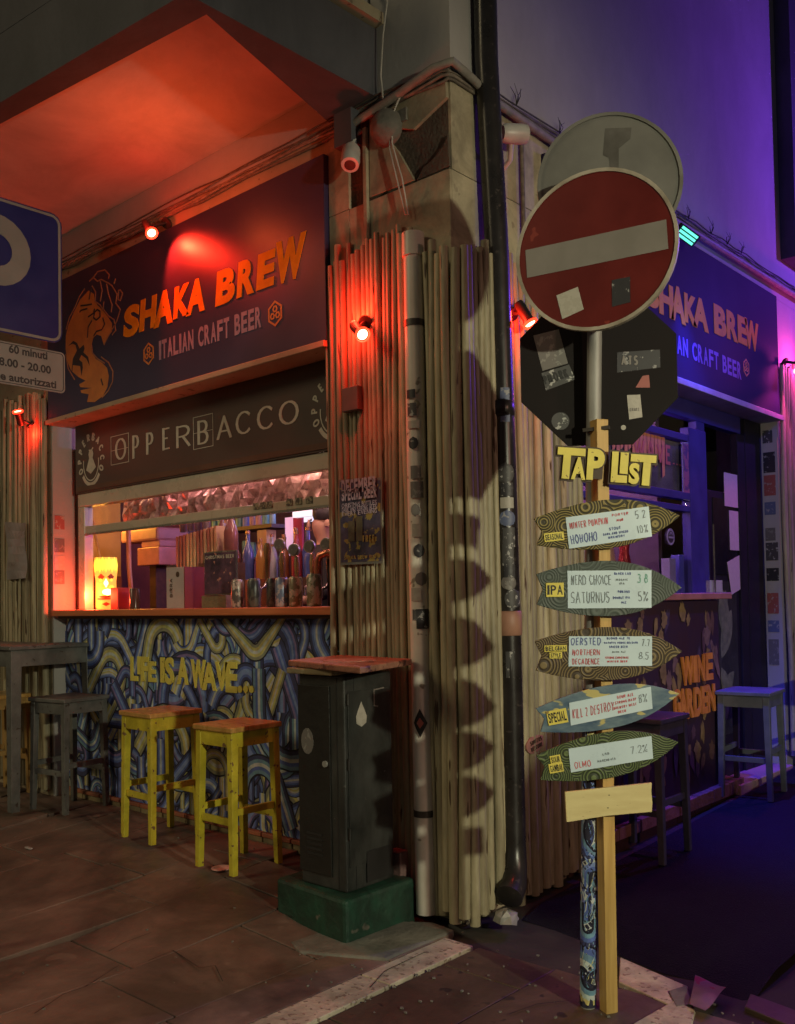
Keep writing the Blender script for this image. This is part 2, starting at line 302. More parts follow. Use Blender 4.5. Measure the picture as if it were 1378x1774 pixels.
# ------------------------------------------------------------------ stroke lettering
def arc(cx, cy, rx, ry, a0, a1, n=8): return [(cx+rx*cos(radians(a0+(a1-a0)*i/n)), cy+ry*sin(radians(a0+(a1-a0)*i/n))) for i in range(n+1)]
G = {
 'A': (.74, [[(0, 0), (.37, 1), (.74, 0)], [(.15, .34), (.59, .34)]]),
 'B': (.6, [[(0, 0), (0, 1), (.3, 1)]+arc(.3, .76, .27, .24, 90, -90, 6)+[(0, .52)], [(.3, .52)]+arc(.32, .26, .3, .26, 90, -90, 6)+[(0, 0)]]),
 'C': (.66, [arc(.36, .5, .36, .5, 40, 320, 12)]),
 'D': (.66, [[(0, 0), (0, 1), (.25, 1)]+arc(.25, .5, .41, .5, 90, -90, 8)+[(0, 0)]]),
 'E': (.52, [[(.52, 1), (0, 1), (0, 0), (.52, 0)], [(0, .52), (.42, .52)]]),
 'F': (.5, [[(.5, 1), (0, 1), (0, 0)], [(0, .52), (.4, .52)]]),
 'G': (.68, [arc(.36, .5, .36, .5, 45, 330, 12)+[(.68, .42), (.42, .42)]]),
 'H': (.62, [[(0, 0), (0, 1)], [(.62, 0), (.62, 1)], [(0, .5), (.62, .5)]]),
 'I': (.02, [[(.01, 0), (.01, 1)]]),
 'J': (.4, [[(.4, 1), (.4, .2)]+arc(.2, .2, .2, .2, 0, -170, 5)]),
 'K': (.6, [[(0, 0), (0, 1)], [(.58, 1), (.04, .46)], [(.2, .6), (.6, 0)]]),
 'L': (.48, [[(0, 1), (0, 0), (.48, 0)]]),
 'M': (.8, [[(0, 0), (.05, 1), (.4, .3), (.75, 1), (.8, 0)]]),
 'N': (.64, [[(0, 0), (0, 1), (.64, 0), (.64, 1)]]),
 'O': (.74, [arc(.37, .5, .37, .5, 90, 450, 16)]),
 'P': (.56, [[(0, 0), (0, 1), (.28, 1)]+arc(.28, .74, .28, .26, 90, -90, 6)+[(0, .48)]]),
 'Q': (.74, [arc(.37, .5, .37, .5, 90, 450, 16), [(.45, .25), (.74, -.05)]]),
 'R': (.6, [[(0, 0), (0, 1), (.3, 1)]+arc(.3, .75, .28, .25, 90, -90, 6)+[(0, .5)], [(.28, .5), (.6, 0)]]),
 'S': (.58, [arc(.3, .75, .27, .25, 30, 260, 8)+arc(.28, .25, .29, .26, 80, -150, 8)]),
 'T': (.62, [[(0, 1), (.62, 1)], [(.31, 1), (.31, 0)]]),
 'U': (.62, [[(0, 1), (0, .3)]+arc(.31, .3, .31, .3, 180, 360, 8)+[(.62, 1)]]),
 'V': (.66, [[(0, 1), (.33, 0), (.66, 1)]]),
 'W': (.95, [[(0, 1), (.22, 0), (.475, .85), (.73, 0), (.95, 1)]]),
 'X': (.62, [[(0, 0), (.62, 1)], [(0, 1), (.62, 0)]]),
 'Y': (.62, [[(0, 1), (.31, .5), (.62, 1)], [(.31, .5), (.31, 0)]]),
 'Z': (.6, [[(0, 1), (.6, 1), (0, 0), (.6, 0)]]),
 '0': (.55, [arc(.275, .5, .275, .5, 90, 450, 14)]),
 '1': (.25, [[(0, .78), (.2, 1), (.2, 0)]]),
 '2': (.52, [arc(.26, .74, .26, .26, 170, -30, 7)+[(0, 0), (.54, 0)]]),
 '3': (.5, [arc(.24, .75, .24, .25, 150, -80, 7)+arc(.24, .26, .27, .26, 80, -150, 7)]),
 '5': (.5, [[(.48, 1), (.05, 1), (.02, .55)]+arc(.22, .3, .27, .3, 110, -140, 8)]),
 '6': (.5, [arc(.3, .55, .3, .45, 70, 180, 6)+arc(.26, .28, .26, .28, 180, 540, 12)]),
 '7': (.5, [[(0, 1), (.5, 1), (.15, 0)]]),
 '8': (.5, [arc(.25, .76, .22, .24, 90, 450, 10), arc(.25, .27, .27, .27, 90, 450, 10)]),
 '4': (.5, [[(.4, 0), (.4, 1), (0, .3), (.55, .3)]]),
 '9': (.5, [arc(.25, .72, .25, .28, 0, 360, 10)+[(.45, 0)]]),
 '%': (.6, [[(0, 0), (.6, 1)], arc(.1, .85, .1, .13, 0, 360, 6), arc(.5, .15, .1, .13, 0, 360, 6)]),
 '.': (.04, [[(.02, 0), (.02, .07)]]), ',': (.05, [[(.05, .08), (0, -.1)]]), '-': (.35, [[(0, .45), (.35, .45)]]),
 '&': (.7, [[(.7, 0), (.15, .72)]+arc(.3, .82, .17, .18, 200, -30, 6)+[(.1, .4)]+arc(.25, .22, .24, .22, 140, 300, 5)+[(.68, .4)]]),
 ' ': (.3, []),
}
def ribbon(pts, th, stress=0.0):
    """flat ribbon polygon strip in 2D -> list of (left,right)"""
    closed = (abs(pts[0][0]-pts[-1][0])+abs(pts[0][1]-pts[-1][1])) < 1e-6 and len(pts) > 3
    P = [Vector(p) for p in pts]
    Q = [P[0]]
    for p in P[1:]:
        if (p-Q[-1]).length > 1e-5: Q.append(p)
    P = Q; n = len(P); out = []
    for i in range(n):
        if closed: d1 = (P[i]-P[i-1]) if i > 0 else (P[-1]-P[-2]); d2 = (P[i+1]-P[i]) if i < n-1 else (P[1]-P[0])
        else: d1 = P[i]-P[i-1] if i > 0 else P[1]-P[0]; d2 = P[i+1]-P[i] if i < n-1 else P[-1]-P[-2]
        d1 = d1.normalized() if d1.length else d2.normalized(); d2 = d2.normalized() if d2.length else d1
        n1 = Vector((-d1.y, d1.x)); n2 = Vector((-d2.y, d2.x)); nn = n1+n2
        if nn.length < 1e-3: nn = n1.copy()
        nn.normalize(); c = max(.45, nn.dot(n1))
        t = th*(1-stress+stress*abs(nn.x))
        out.append((P[i]+nn*t/2/c, P[i]-nn*t/2/c))
    return out
class Plane:
    def __init__(s, O, U, V=(0, 0, 1)):
        s.O = Vector(O); s.U = Vector(U).normalized(); s.V = Vector(V).normalized(); s.N = s.U.cross(s.V).normalized()
    def p(s, u, v, n=0): return s.O+s.U*u+s.V*v+s.N*n
_k = [0]
def put_ribbon(mb, pl, pts, th, depth=.004, base=0.0, m=0, stress=0.0):
    cut = [0]
    for i in range(1, len(pts)-1):
        a = Vector(pts[i])-Vector(pts[i-1]); b = Vector(pts[i+1])-Vector(pts[i])
        if a.length > 1e-6 and b.length > 1e-6 and a.normalized().dot(b.normalized()) < .25: cut.append(i)
    if len(cut) > 1:
        cut.append(len(pts)-1)
        for a, b in zip(cut[:-1], cut[1:]): 
            seg = [Vector(q) for q in pts[a:b+1]]
            e0 = (seg[0]-seg[1]).normalized()*th*.3 if a > 0 else Vector((0, 0)); e1 = (seg[-1]-seg[-2]).normalized()*th*.3 if b < len(pts)-1 else Vector((0, 0))
            seg[0] = seg[0]+e0; seg[-1] = seg[-1]+e1
            put_ribbon(mb, pl, seg, th, depth, base, m, stress)
        return
    _k[0] = (_k[0]+1) % 7; e = _k[0]*.00018
    rb = ribbon(pts, th, stress); n = len(rb)
    vs = []
    for a, b in rb: vs += [pl.p(a.x, a.y, base), pl.p(b.x, b.y, base), pl.p(a.x, a.y, base+depth+e), pl.p(b.x, b.y, base+depth+e)]
    fs = []
    for i in range(n-1):
        k = 4*i; fs += [(k+2, k+3, k+7, k+6), (k, k+2, k+6, k+4), (k+3, k+1, k+5, k+7)]
    fs += [(0, 1, 3, 2), (4*n-4, 4*n-2, 4*n-1, 4*n-3)]
    mb.add(vs, fs, m)
def glyph(mb, pl, ch, x, y, w, h, th, depth=.004, base=0, m=0, stress=0, slant=0, jit=0, rot=0, serif=0, top=None):
    gw, st = G.get(ch, G[' ']); iw = max(w-th, 1e-4) if gw > .1 else 0; ih = h-th
    for s in st:
        pts = []
        for (a, b) in s:
            uu = (a/gw*iw if gw > .1 else w/2-th/2)+th/2; vv = b*ih+th/2
            if jit: uu += random.uniform(-jit, jit)*h; vv += random.uniform(-jit, jit)*h
            uu += slant*vv
            if rot: uu, vv = uu*cos(rot)-vv*sin(rot), uu*sin(rot)+vv*cos(rot)
            pts.append((x+uu, y+vv))
        put_ribbon(mb, pl, pts, th, depth, base, m, stress)
        if serif and ch not in 'OCS':
            for q in (pts[0], pts[-1]):
                if abs(q[1]-y-th/2) < .1*h or abs(q[1]-y-h+th/2) < .1*h:
                    put_ribbon(mb, pl, [(q[0]-serif*h, q[1]), (q[0]+serif*h, q[1])], th*.35, depth, base, m)
def text_w(t, h, cw=1.0, sp=.18): return sum((max(G.get(c, G[' '])[0], .12)*cw+sp)*h for c in t)-sp*h
def text(mb, pl, t, x, y, h, th, cw=1.0, sp=.18, width=None, **kw):
    if width: f = width/text_w(t, h, cw, sp); cw *= f; sp *= f
    for c in t:
        w_ = max(G.get(c, G[' '])[0], .12)*cw*h
        if G.get(c, G[' '])[0] < .1: w_ = max(th, .1*h)
        glyph(mb, pl, c, x, y, w_, h, th, **kw); x += w_+sp*h
    return x
_fc = {}
def font_text(mb, pl, t, x, y, size, m=0, base=.001, width=None, bold=0.0):
    key = (t, bold)
    if key not in _fc:
        cu = bpy.data.curves.new('tmp', 'FONT'); cu.body = t; cu.size = 1; cu.offset = bold; cu.resolution_u = 3
        ob = bpy.data.objects.new('tmp', cu); COL.objects.link(ob); dg = bpy.context.evaluated_depsgraph_get()
        me = bpy.data.meshes.new_from_object(ob.evaluated_get(dg)); vs = [tuple(v.co) for v in me.vertices]; fs = [tuple(p.vertices) for p in me.polygons]
        bpy.data.objects.remove(ob); bpy.data.curves.remove(cu); bpy.data.meshes.remove(me); _fc[key] = (vs, fs)
    vs, fs = _fc[key]; W = max(v[0] for v in vs); s = size; sx = (width/W) if width else size
    mb.add([pl.p(x+v[0]*sx, y+v[1]*s, base) for v in vs], fs, m)
_gc = {}
def fglyph(mb, pl, ch, x, y, w, h, depth=.004, base=0.0, m=0, bold=.035, slant=0.0, rot=0.0, grow=0.0, cond=True):
    key = (ch, round(bold, 3))
    if key not in _gc:
        cu = bpy.data.curves.new('tmp', 'FONT'); cu.body = ch; cu.size = 1; cu.offset = bold; cu.extrude = .5; cu.resolution_u = 4
        ob = bpy.data.objects.new('tmp', cu); COL.objects.link(ob); dg = bpy.context.evaluated_depsgraph_get()
        me = bpy.data.meshes.new_from_object(ob.evaluated_get(dg)); vs = [v.co.copy() for v in me.vertices]; fs = [tuple(p.vertices) for p in me.polygons]
        bpy.data.objects.remove(ob); bpy.data.curves.remove(cu); bpy.data.meshes.remove(me)
        xs = [v.x for v in vs]; ys = [v.y for v in vs]; x0, x1, y0, y1 = min(xs), max(xs), min(ys), max(ys)
        _gc[key] = ([((v.x-x0)/max(x1-x0, 1e-6), (v.y-y0)/max(y1-y0, 1e-6), v.z+.5) for v in vs], fs)
    vs, fs = _gc[key]; out_ = []
    x -= grow; y -= grow; w += 2*grow; h += 2*grow
    for a, b, c in vs:
        u, v = a*w+slant*b*h, b*h
        if rot: u, v = u*cos(rot)-v*sin(rot), u*sin(rot)+v*cos(rot)
        out_.append(pl.p(x+u, y+v, base+c*depth))
    mb.add(out_, fs, m)
FW_ = {'I': .30, 'M': .95, 'W': 1.0, ' ': .4, '.': .22, '-': .4, 'J': .5, '1': .45, ',': .22}
def ftext(mb, pl, t, x, y, h, width, depth=.0015, base=0.0, bold=.03, slant=0.0, m=0):
    ws = [FW_.get(c, .72) for c in t]; gap = .14; tot = sum(ws)+gap*(len(t)-1); k = width/tot
    for c, w_ in zip(t, ws):
        if c == '.': fglyph(mb, pl, c, x, y, w_*k, h*.16, depth, base, m, bold, slant)
        elif c == '-': fglyph(mb, pl, c, x, y+h*.4, w_*k, h*.14, depth, base, m, bold, slant)
        elif c != ' ': fglyph(mb, pl, c, x, y, w_*k, h, depth, base, m, bold, slant)
        x += (w_+gap)*k
LF = Plane((0, 0, 0), (1, 0, 0))           # hatch facade, normal -Y
RF = Plane((0, 0, 0), (0, 1, 0))           # alley facade, normal +X
def lf(y): return Plane((0, y, 0), (1, 0, 0))
def rf(x): return Plane((x, 0, 0), (0, 1, 0))
# ------------------------------------------------------------------ ground
def grid_mesh(xs, ys, dz=0.0, fz=gz):
    mb = MB(); nx = len(xs); vs = [(x, y, fz(x, y)+dz) for y in ys for x in xs]
    fs = [(j*nx+i, j*nx+i+1, (j+1)*nx+i+1, (j+1)*nx+i) for j in range(len(ys)-1) for i in range(nx-1)]
    mb.add(vs, fs); return mb
gx = [-60, -25, -12]+[-6+.25*i for i in range(37)]+[5, 8, 16, 60]
gy = [-60, -25, -10, -6]+[-4.5+.25*i for i in range(37)]+[7, 12, 25, 60]
grid_mesh(gx, gy, -.022, lambda x, y: gz(x, min(y, 6))).build('ground', M['ground'], kind='structure', local=True)
pav = thing('pavement', (0, 0, 0), kind='structure')
def slab(name, poly, m, parent, t=.03, up=0.0):
    mb = MB(); c = [Vector((p[0], p[1], gz(p[0], p[1])+up)) for p in poly]
    mb.prism([q-Vector((0, 0, t)) for q in c], (0, 0, t)); return mb.build(name, m, parent, bevel=.004)
rs = random.Random(5)
# long slabs run along the alley direction (Y); rows of different widths
x = -6.0
while x < 0.0:
    wd = rs.choice([.34, .42, .5]); x1 = min(x+wd, .045)
    if .045-x1 < .2: x1 = .045
    y = -3.6+rs.uniform(-.3, 0)
    while y < .09:
        ln = rs.uniform(.55, .95); y1 = min(y+ln, .092)
        if .092-y1 < .25: y1 = .092
        skip = (x1 > -.80 and y1 > -.16)
        if skip: y1 = min(y1, -.13)
        if y1-y > .1:
            h = rs.uniform(-.003, .004); g = .004
            slab('paving_slab', [(x+g, y+g), (x1-g, y+g), (x1-g, y1-g), (x+g, y1-g)], M['slab'], pav, up=h)
        if skip: break
        y = y1
    x = x1
# cracks running through the old slabs
for pts in ([(60, 1745), (110, 1712), (150, 1700), (205, 1662)], [(255, 1655), (300, 1640), (345, 1668), (372, 1664), (385, 1690)], [(190, 1640), (215, 1625), (262, 1612)], [(640, 1700), (668, 1672), (735, 1640)], [(880, 1745), (930, 1728), (985, 1722)], [(460, 1580), (500, 1592), (560, 1602)]):
    mb = MB(); q_ = [onZ(*p, 0.03) for p in pts]; q_ = [Vector((p.x+rs.uniform(-.01, .01), p.y, 0)) for p in q_]
    for a_, b_ in zip(q_[:-1], q_[1:]):
        n_ = Vector((-(b_-a_).y, (b_-a_).x, 0)).normalized()*.0022
        mb.add([Vector((p.x, p.y, gz(p.x, p.y)+.0085)) for p in (a_-n_, b_-n_*.7, b_+n_*.7, a_+n_)], [(0, 1, 2, 3)])
    mb.build('crack', M['rubber'], pav)
# pale kerb strip that starts at the pillar
kb = thing('kerb', (0, 0, 0), kind='structure')
yy = -.20
for ln in (.52, .75, .8, .8):
    slab('kerb_stone', [(.052, yy-ln+.005), (.205, yy-ln+.005), (.205, yy-.002), (.052, yy-.002)], M['kerb'], kb, t=.05, up=.006); yy -= ln
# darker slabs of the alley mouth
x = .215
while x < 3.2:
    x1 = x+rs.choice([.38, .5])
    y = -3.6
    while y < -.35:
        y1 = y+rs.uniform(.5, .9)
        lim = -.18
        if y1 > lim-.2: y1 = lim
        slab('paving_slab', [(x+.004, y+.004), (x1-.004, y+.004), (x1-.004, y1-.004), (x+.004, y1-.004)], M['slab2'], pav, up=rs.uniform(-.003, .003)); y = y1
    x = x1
# second kerb line: pale stones lying across the alley mouth
A_ = [onZ(1075, 1662), onZ(1192, 1712), onZ(1178, 1752), onZ(1072, 1704)]
slab('kerb_stone', [(p.x, p.y) for p in A_], M['kerb'], kb, t=.04, up=.008)
A_ = [onZ(1168, 1738), onZ(1205, 1754), onZ(1190, 1820), onZ(1080, 1820), onZ(1098, 1778)]
slab('kerb_stone', [(p.x, p.y) for p in A_], M['kerb'], kb, t=.04, up=.011)
A_ = [onZ(1300, 1720), onZ(1378, 1748), onZ(1500, 1790), onZ(1500, 1830), onZ(1378, 1778), onZ(1290, 1742)]
slab('kerb_stone', [(p.x, p.y) for p in A_], M['slab2'], kb, t=.03, up=-.004)
A_ = [onZ(1158, 1722), onZ(1190, 1712), onZ(1200, 1745), onZ(1172, 1750)]
slab('kerb_stone', [(p.x, p.y) for p in A_], M['concrete'], kb, t=.04, up=.013)
# asphalt of the alley, laid over the paving with a ragged rounded tongue
tong = [(905, 1590), (960, 1606), (1030, 1632), (1085, 1655), (1150, 1680), (1200, 1690), (1245, 1712), (1285, 1724), (1308, 1722), (1325, 1690), (1345, 1650), (1360, 1618), (1378, 1604), (1460, 1560), (1700, 1520)]
edge = [onZ(*p) for p in tong]
mb = MB(); vs = []; fs = []
for i, p in enumerate(edge):
    for k in range(14):
        t = (k/13)**1.5
        q = Vector((p.x+(5 if i > 12 else 0)*0, p.y, 0)).lerp(Vector((.05+(p.x-edge[0].x)*1.25, 9, 0)), t)
        zz = gz(max(q.x, .01), min(q.y, 6))+.018*S_(k/1.2)+.003*sin(q.x*9+q.y*5)
        vs.append((q.x, q.y, zz-(.02 if k == 0 else 0)))
n_ = len(edge)
for i in range(n_-1):
    for k in range(13): fs.append((i*14+k, (i+1)*14+k, (i+1)*14+k+1, i*14+k+1))
mb.add(vs, fs); mb.build('road', M['asphalt'], kind='structure', smooth=True, local=True)
# ------------------------------------------------------------------ building
bld = thing('corner_building', (-3, 2, 0), 'corner building with a bar on its ground floor, a balcony and a limestone corner pillar', 'building')
def part(name, mats, parent=bld, **kw):
    def f(*a, **k): pass
    return None
ZS, ZB = 4.11, 3.93
# upper walls (a shade behind the pillar), corner core
MB().box(-9, -.004, .02, 6.0, 3.90, 9).build('upper_wall', M['plaster'], bld)
MB().box(-.004, .0, .02, 9, 3.90, 9).build('alley_upper_wall', M['plaster'], bld)
MB().box(-9, -.803, .004, .30, 3.765, 3.895).build('lintel_band', M['band'], bld)
MB().box(-9, -.803, .03, .30, 2.90, 3.764).build('lintel_wall', M['band'], bld)
MB().box(-.30, -.004, .86, 9, 3.765, 3.895).build('lintel_band', M['plaster'], bld)
MB().box(-.30, -.03, .86, 9, 2.83, 3.764).build('lintel_wall', M['plaster'], bld)
# pillar core and its limestone slabs
MB().box(-.78, -.018, .018, .84, -.05, 3.90).build('pillar', M['render'], bld)
def stone(poly2, plane, t=.018, m='stone'):
    mb = MB(); mb.prism([plane.p(u, v, -t) for u, v in poly2], plane.N*t); return mb.build('stone_slab', M[m], bld, bevel=.002)
zc = [0.0, .6, 1.2, 1.8, 2.4, 2.93, 3.435, 3.90]
for i in range(7):
    z0, z1 = zc[i]+.002, zc[i+1]-.002
    if i < 6:
        stone([(-.798, z0), (-.652, z0), (-.652, z1), (-.798, z1)], LF)
        stone([(-.648, z0), (-.0, z0), (-.0, z1), (-.648, z1)], LF)
    stone([(.0185, z0), (.42, z0), (.42, z1), (.0185, z1)], RF)
    stone([(.424, z0), (.855, z0), (.855, z1), (.424, z1)], RF)
stone([(-.798, 3.437), (-.652, 3.437), (-.652, 3.898), (-.798, 3.898)], LF)
q = [onY(*p) for p in [(640, 342), (718, 312), (690, 262), (672, 240), (690, 222), (716, 224), (774, 168), (772, 138), (640, 205)]]
stone([(min(p.x, 0), min(p.z, 3.898)) for p in q], LF)
# small broken corner wedge that is left beside the patch
q = [onY(*p) for p in [(722, 312), (779, 287), (776, 232), (768, 252), (750, 276), (733, 290)]]
stone([(min(p.x, 0), p.z) for p in q], LF, t=.012, m='render')
# left pillar block, jambs
MB().box(-9, -3.72, .004, .245, -.05, 3.763).build('side_pillar', M['band'], bld)
MB().box(-3.719, -3.70, .006, .245, .1, 2.764).build('door_jamb', M['plaster'], bld)
# soffit, balcony
soff = [onZ(358, 25, ZB), onZ(0, 215, ZB)]
a, b = soff; dirn = (b-a).normalized(); far = a+dirn*6
bal = MB()
inn = [Vector((a.x-.0, a.y, 0)), Vector((far.x, far.y, 0)), Vector((far.x, .004, 0)), Vector((-.80, .004, 0))]
outer = [onZ(648, 165, ZB), onZ(305, -2, ZB), onZ(0, 178, ZB)]
o0, o1, o2 = outer
# outer corner from the two outer edges
def isect(p, d, q, e):
    t = ((q.x-p.x)*e.y-(q.y-p.y)*e.x)/(d.x*e.y-d.y*e.x); return Vector((p.x+d.x*t, p.y+d.y*t, 0))
oc = isect(o1, (o2-o1), o0, Vector((-.02, -1, 0)))
of = oc+(o2-o1).normalized()*6.4
slabp = [Vector((o0.x, .02, ZS)), Vector((oc.x, oc.y, ZS)), Vector((of.x, of.y, ZS)), Vector((of.x, .02, ZS))]
slabp = [Vector((-.81, .018, ZS)), Vector((a.x-.01, a.y+.01, ZS)), Vector((far.x, far.y+.01, ZS)), Vector((far.x, .018, ZS))]
MB().prism(slabp, (0, 0, .05)).build('balcony_slab', M['plaster_white'], bld)
fr = [Vector((oc.x, oc.y, ZB)), Vector((of.x, of.y, ZB)), Vector((far.x, far.y, ZB)), Vector((a.x, a.y, ZB))]
en = [Vector((oc.x, oc.y, ZB)), Vector((a.x, a.y, ZB)), Vector((-.79, .002, ZB)), Vector((o0.x, .002, ZB))]
e_ = .003
def out(ps, k):
    c = sum(ps, Vector())/len(ps); return [p+(p-c).normalized()*k for p in ps]
MB().prism(fr, (0, 0, ZS-ZB+.16)).build('balcony_beam', M['beam'], bld)
MB().prism(en, (0, 0, ZS-ZB+.1601)).build('balcony_beam', M['beam'], bld)
# fascia that rises above the slab
up = .62
f2 = [Vector((oc.x, oc.y, ZS+.163)), Vector((of.x, of.y, ZS+.163)), Vector((of.x, of.y+.12, ZS+.163)), Vector((oc.x-.12, oc.y+.12, ZS+.163))]
MB().prism(f2, (0, 0, .75)).build('parapet', M['beam'], bld)
f3 = [Vector((oc.x, oc.y, ZS+.163)), Vector((oc.x-.12, oc.y+.12, ZS+.163)), Vector((o0.x-.12, .0, ZS+.163)), Vector((o0.x, .0, ZS+.163))]
cp = [Vector((oc.x+.05, oc.y-.05, ZS+.166)), Vector((oc.x-.14, oc.y+.12, ZS+.166)), Vector((o0.x-.14, .0, ZS+.166)), Vector((o0.x+.05, .0, ZS+.166))]
MB().prism(cp, (0, 0, .055)).build('coping', M['band'], bld)
rail = MB(); 
for i in range(7):
    p = Vector((o0.x, -.05, 0)).lerp(Vector((oc.x, oc.y, 0)), i/6.0)
    rail.cyl((p.x, p.y, ZS+.22), (p.x, p.y, ZS+.22+1), .008, 6)
rail.tube([(o0.x, -.02, ZS+.22+.12), (oc.x, oc.y, ZS+.22+.12)], .012, 6); rail.tube([(o0.x, -.02, ZS+.22+1), (oc.x, oc.y, ZS+.22+1)], .02, 6)
rail.build('railing', M['lamp_body'], bld)
# projecting bay of the next house along the alley
nb = thing('neighbouring_building', (-2, 10, 0), 'dark next-door house whose projecting bay shows at the upper right edge', 'building')
q = onX(1353, 450, .0)
MB().box(.001, .12, q.y, q.y+3, q.z, 9).build('bay', M['beam'], nb)
MB().box(-4, -.0, 9.01, 16, -.1, 9).build('wall', M['plaster'], nb)
# ------------------------------------------------------------------ hatch side: counter wall, mural, kick, window
YW = .105
XA, XB = -3.70, -.79
MB().box(XA+.001, XB, YW, .24, .165, 1.375).build('counter_wall', M['mural_base'], bld)
MB().box(XA+.0015, XB, YW+.0, .24, -.05, .10).build('counter_plinth', M['concrete'], bld)
x = XA+.004
while x < XB-.02:
    x1 = min(x+.245, XB-.003)
    MB().box(x, x1-.006, YW-.032-random.uniform(0, .006), YW+.1, .142, .166).build('brick', M['brick_tile'], bld, bevel=.004)
    MB().box(x, x1-.006, YW-.02-random.uniform(0, .008), YW+.1, .09, .139).build('brick', M['tuff'], bld, bevel=.006)
    x = x1
MB().box(XA+.02, XB, -.022, .42, 1.385, 1.428).build('counter_shelf', M['counter'], bld, bevel=.006)
MB().box(XA+.04, XB, .02, .20, 1.366, 1.384).build('counter_bracket', M['wood_dark'], bld)
PAL = {'navy': (.012, .013, .035), 'dk': (.05, .06, .17), 'bl': (.11, .18, .52), 'pe': (.24, .34, .70), 'pa': (.62, .68, .66), 'ye': (.62, .58, .22), 'ol': (.30, .31, .22), 'pu': (.26, .20, .44), 'te': (.18, .34, .50)}
def paint_tubes(mb, pl, u0, u1, v0, v1, n, wmin, wmax, base, seed, step=.00008, cols=None):
    r = random.Random(seed); mb.c = mb.c or []
    sets = cols or [['navy', 'dk', 'bl', 'pe', 'pa', 'pe', 'bl', 'dk', 'navy'], ['navy', 'dk', 'bl', 'pe', 'pe', 'bl', 'dk', 'navy'], ['navy', 'dk', 'dk', 'bl', 'pe', 'bl', 'pu', 'dk', 'navy'], ['navy', 'bl', 'pe', 'pa', 'ye', 'pa', 'ye', 'bl', 'navy'],
            ['navy', 'dk', 'pu', 'pe', 'pe', 'bl', 'dk', 'navy'], ['navy', 'ol', 'ye', 'pa', 'ye', 'ol', 'navy'], ['navy', 'te', 'bl', 'pa', 'te', 'dk', 'navy']]
    for k in range(n):
        w_ = r.uniform(wmin, wmax); rad = r.uniform(.6, 2.3)*w_; cs = r.choice(sets)
        cx, cy = r.uniform(u0-.05, u1+.05), r.uniform(v0-.05, v1+.05); leg1 = r.uniform(0, 3.2)*w_; leg2 = r.uniform(0, 3.2)*w_
        fl = r.choice((1, -1)); sw = r.choice((180, 180, 140, 90)); rot = r.choice((0, 0, 0, 25, -25, 40, -40))
        pts = [(rad, -fl*leg1*1.0), (rad, 0)] if leg1 > .01 else []
        ar = arc(0, 0, rad, rad, 0, fl*sw, 12); pts += ar[1:] if pts else ar
        an = radians(fl*sw); tx, ty = -sin(an)*fl, cos(an)*fl
        pts.append((ar[-1][0]+tx*leg2, ar[-1][1]+ty*leg2))
        cr, sr = cos(radians(rot)), sin(radians(rot))
        pts = [(cx+p[0]*cr-p[1]*sr, cy+p[0]*sr+p[1]*cr) for p in pts]
        rb = ribbon(pts, w_); nb_ = len(cs); zz = base+.0004+k*step
        wts = [.5]+[1]*(nb_-2)+[.5]; tot = sum(wts); ac = [0]
        for q in wts: ac.append(ac[-1]+q/tot)
        for i in range(len(rb)-1):
            A, B = rb[i]; C_, D = rb[i+1]
            if max(A.x, B.x, C_.x, D.x) < u0 or min(A.x, B.x, C_.x, D.x) > u1 or max(A.y, B.y, C_.y, D.y) < v0 or min(A.y, B.y, C_.y, D.y) > v1: continue
            for j in range(nb_):
                q = [A.lerp(B, ac[j]), A.lerp(B, ac[j+1]), C_.lerp(D, ac[j+1]), C_.lerp(D, ac[j])]
                q = [(min(max(p.x, u0), u1), min(max(p.y, v0), v1)) for p in q]
                mb.add([pl.p(p[0], p[1], zz) for p in q], [(0, 1, 2, 3)]); mb.c.append((*[c*r.uniform(.93, 1.07) for c in PAL[cs[j]]], 1))
mb = MB(); paint_tubes(mb, lf(YW), XA+.003, XB, .168, 1.364, 640, .055, .135, .0005, 3, step=.00002)
mb.build('mural', M['mural'], bld, label='painted mural of interlocking blue and yellow tubes', kind='stuff')
# lettering LIFE IS A WAVE...
def chunk_layout(mb, pl, items, th, depth, m=0, grow=0, base=0):
    for ch, x_, y_, w_, h_ in items:
        glyph(mb, pl, ch, x_-grow, y_-grow, w_+2*grow, h_+2*grow, th+grow*2, depth, base, m)
P = lambda px, py: onY(px, py, YW-.01)
lt = thing('wave_lettering', onY(335, 1200, YW-.006), 'yellow tiki style lettering LIFE IS A WAVE... fixed across the swirl mural', 'lettering')
pl = lf(YW-.012)
items = []
def L_(ch, x0, y0, x1, y1):   # pixel box -> plane box
    a_ = P(x0, y1); b_ = P(x1, y0); return (ch, a_.x, a_.z, b_.x-a_.x, b_.z-a_.z)
words = [('L', 229, 1138, 240, 1179), ('I', 241, 1137, 245, 1168), ('F', 247, 1138, 259, 1180), ('E', 260, 1146, 271, 1181),
         ('I', 281, 1139, 286, 1182), ('S', 289, 1139, 302, 1185), ('A', 310, 1139, 327, 1185), ('W', 334, 1143, 357, 1191), ('A', 353, 1148, 376, 1195), ('V', 376, 1147, 396, 1196), ('E', 394, 1147, 412, 1199)]
for c, *bx in words:
    it = L_(c, *bx); mb = MB(); fglyph(mb, pl, c, it[1]-.004, it[2], it[3]+.008, it[4], .008, bold=.035)
    o = mb.build('letter', M['yellow_letter'], lt)
for px in (418, 428, 438):
    p = P(px, 1194); MB().lathe((p.x, YW-.012, p.z), [(.0, 0), (.021, 0), (.021, .008), (0, .009)], 14, axis=(0, -1, 0)).build('dot', M['yellow_letter'], lt)
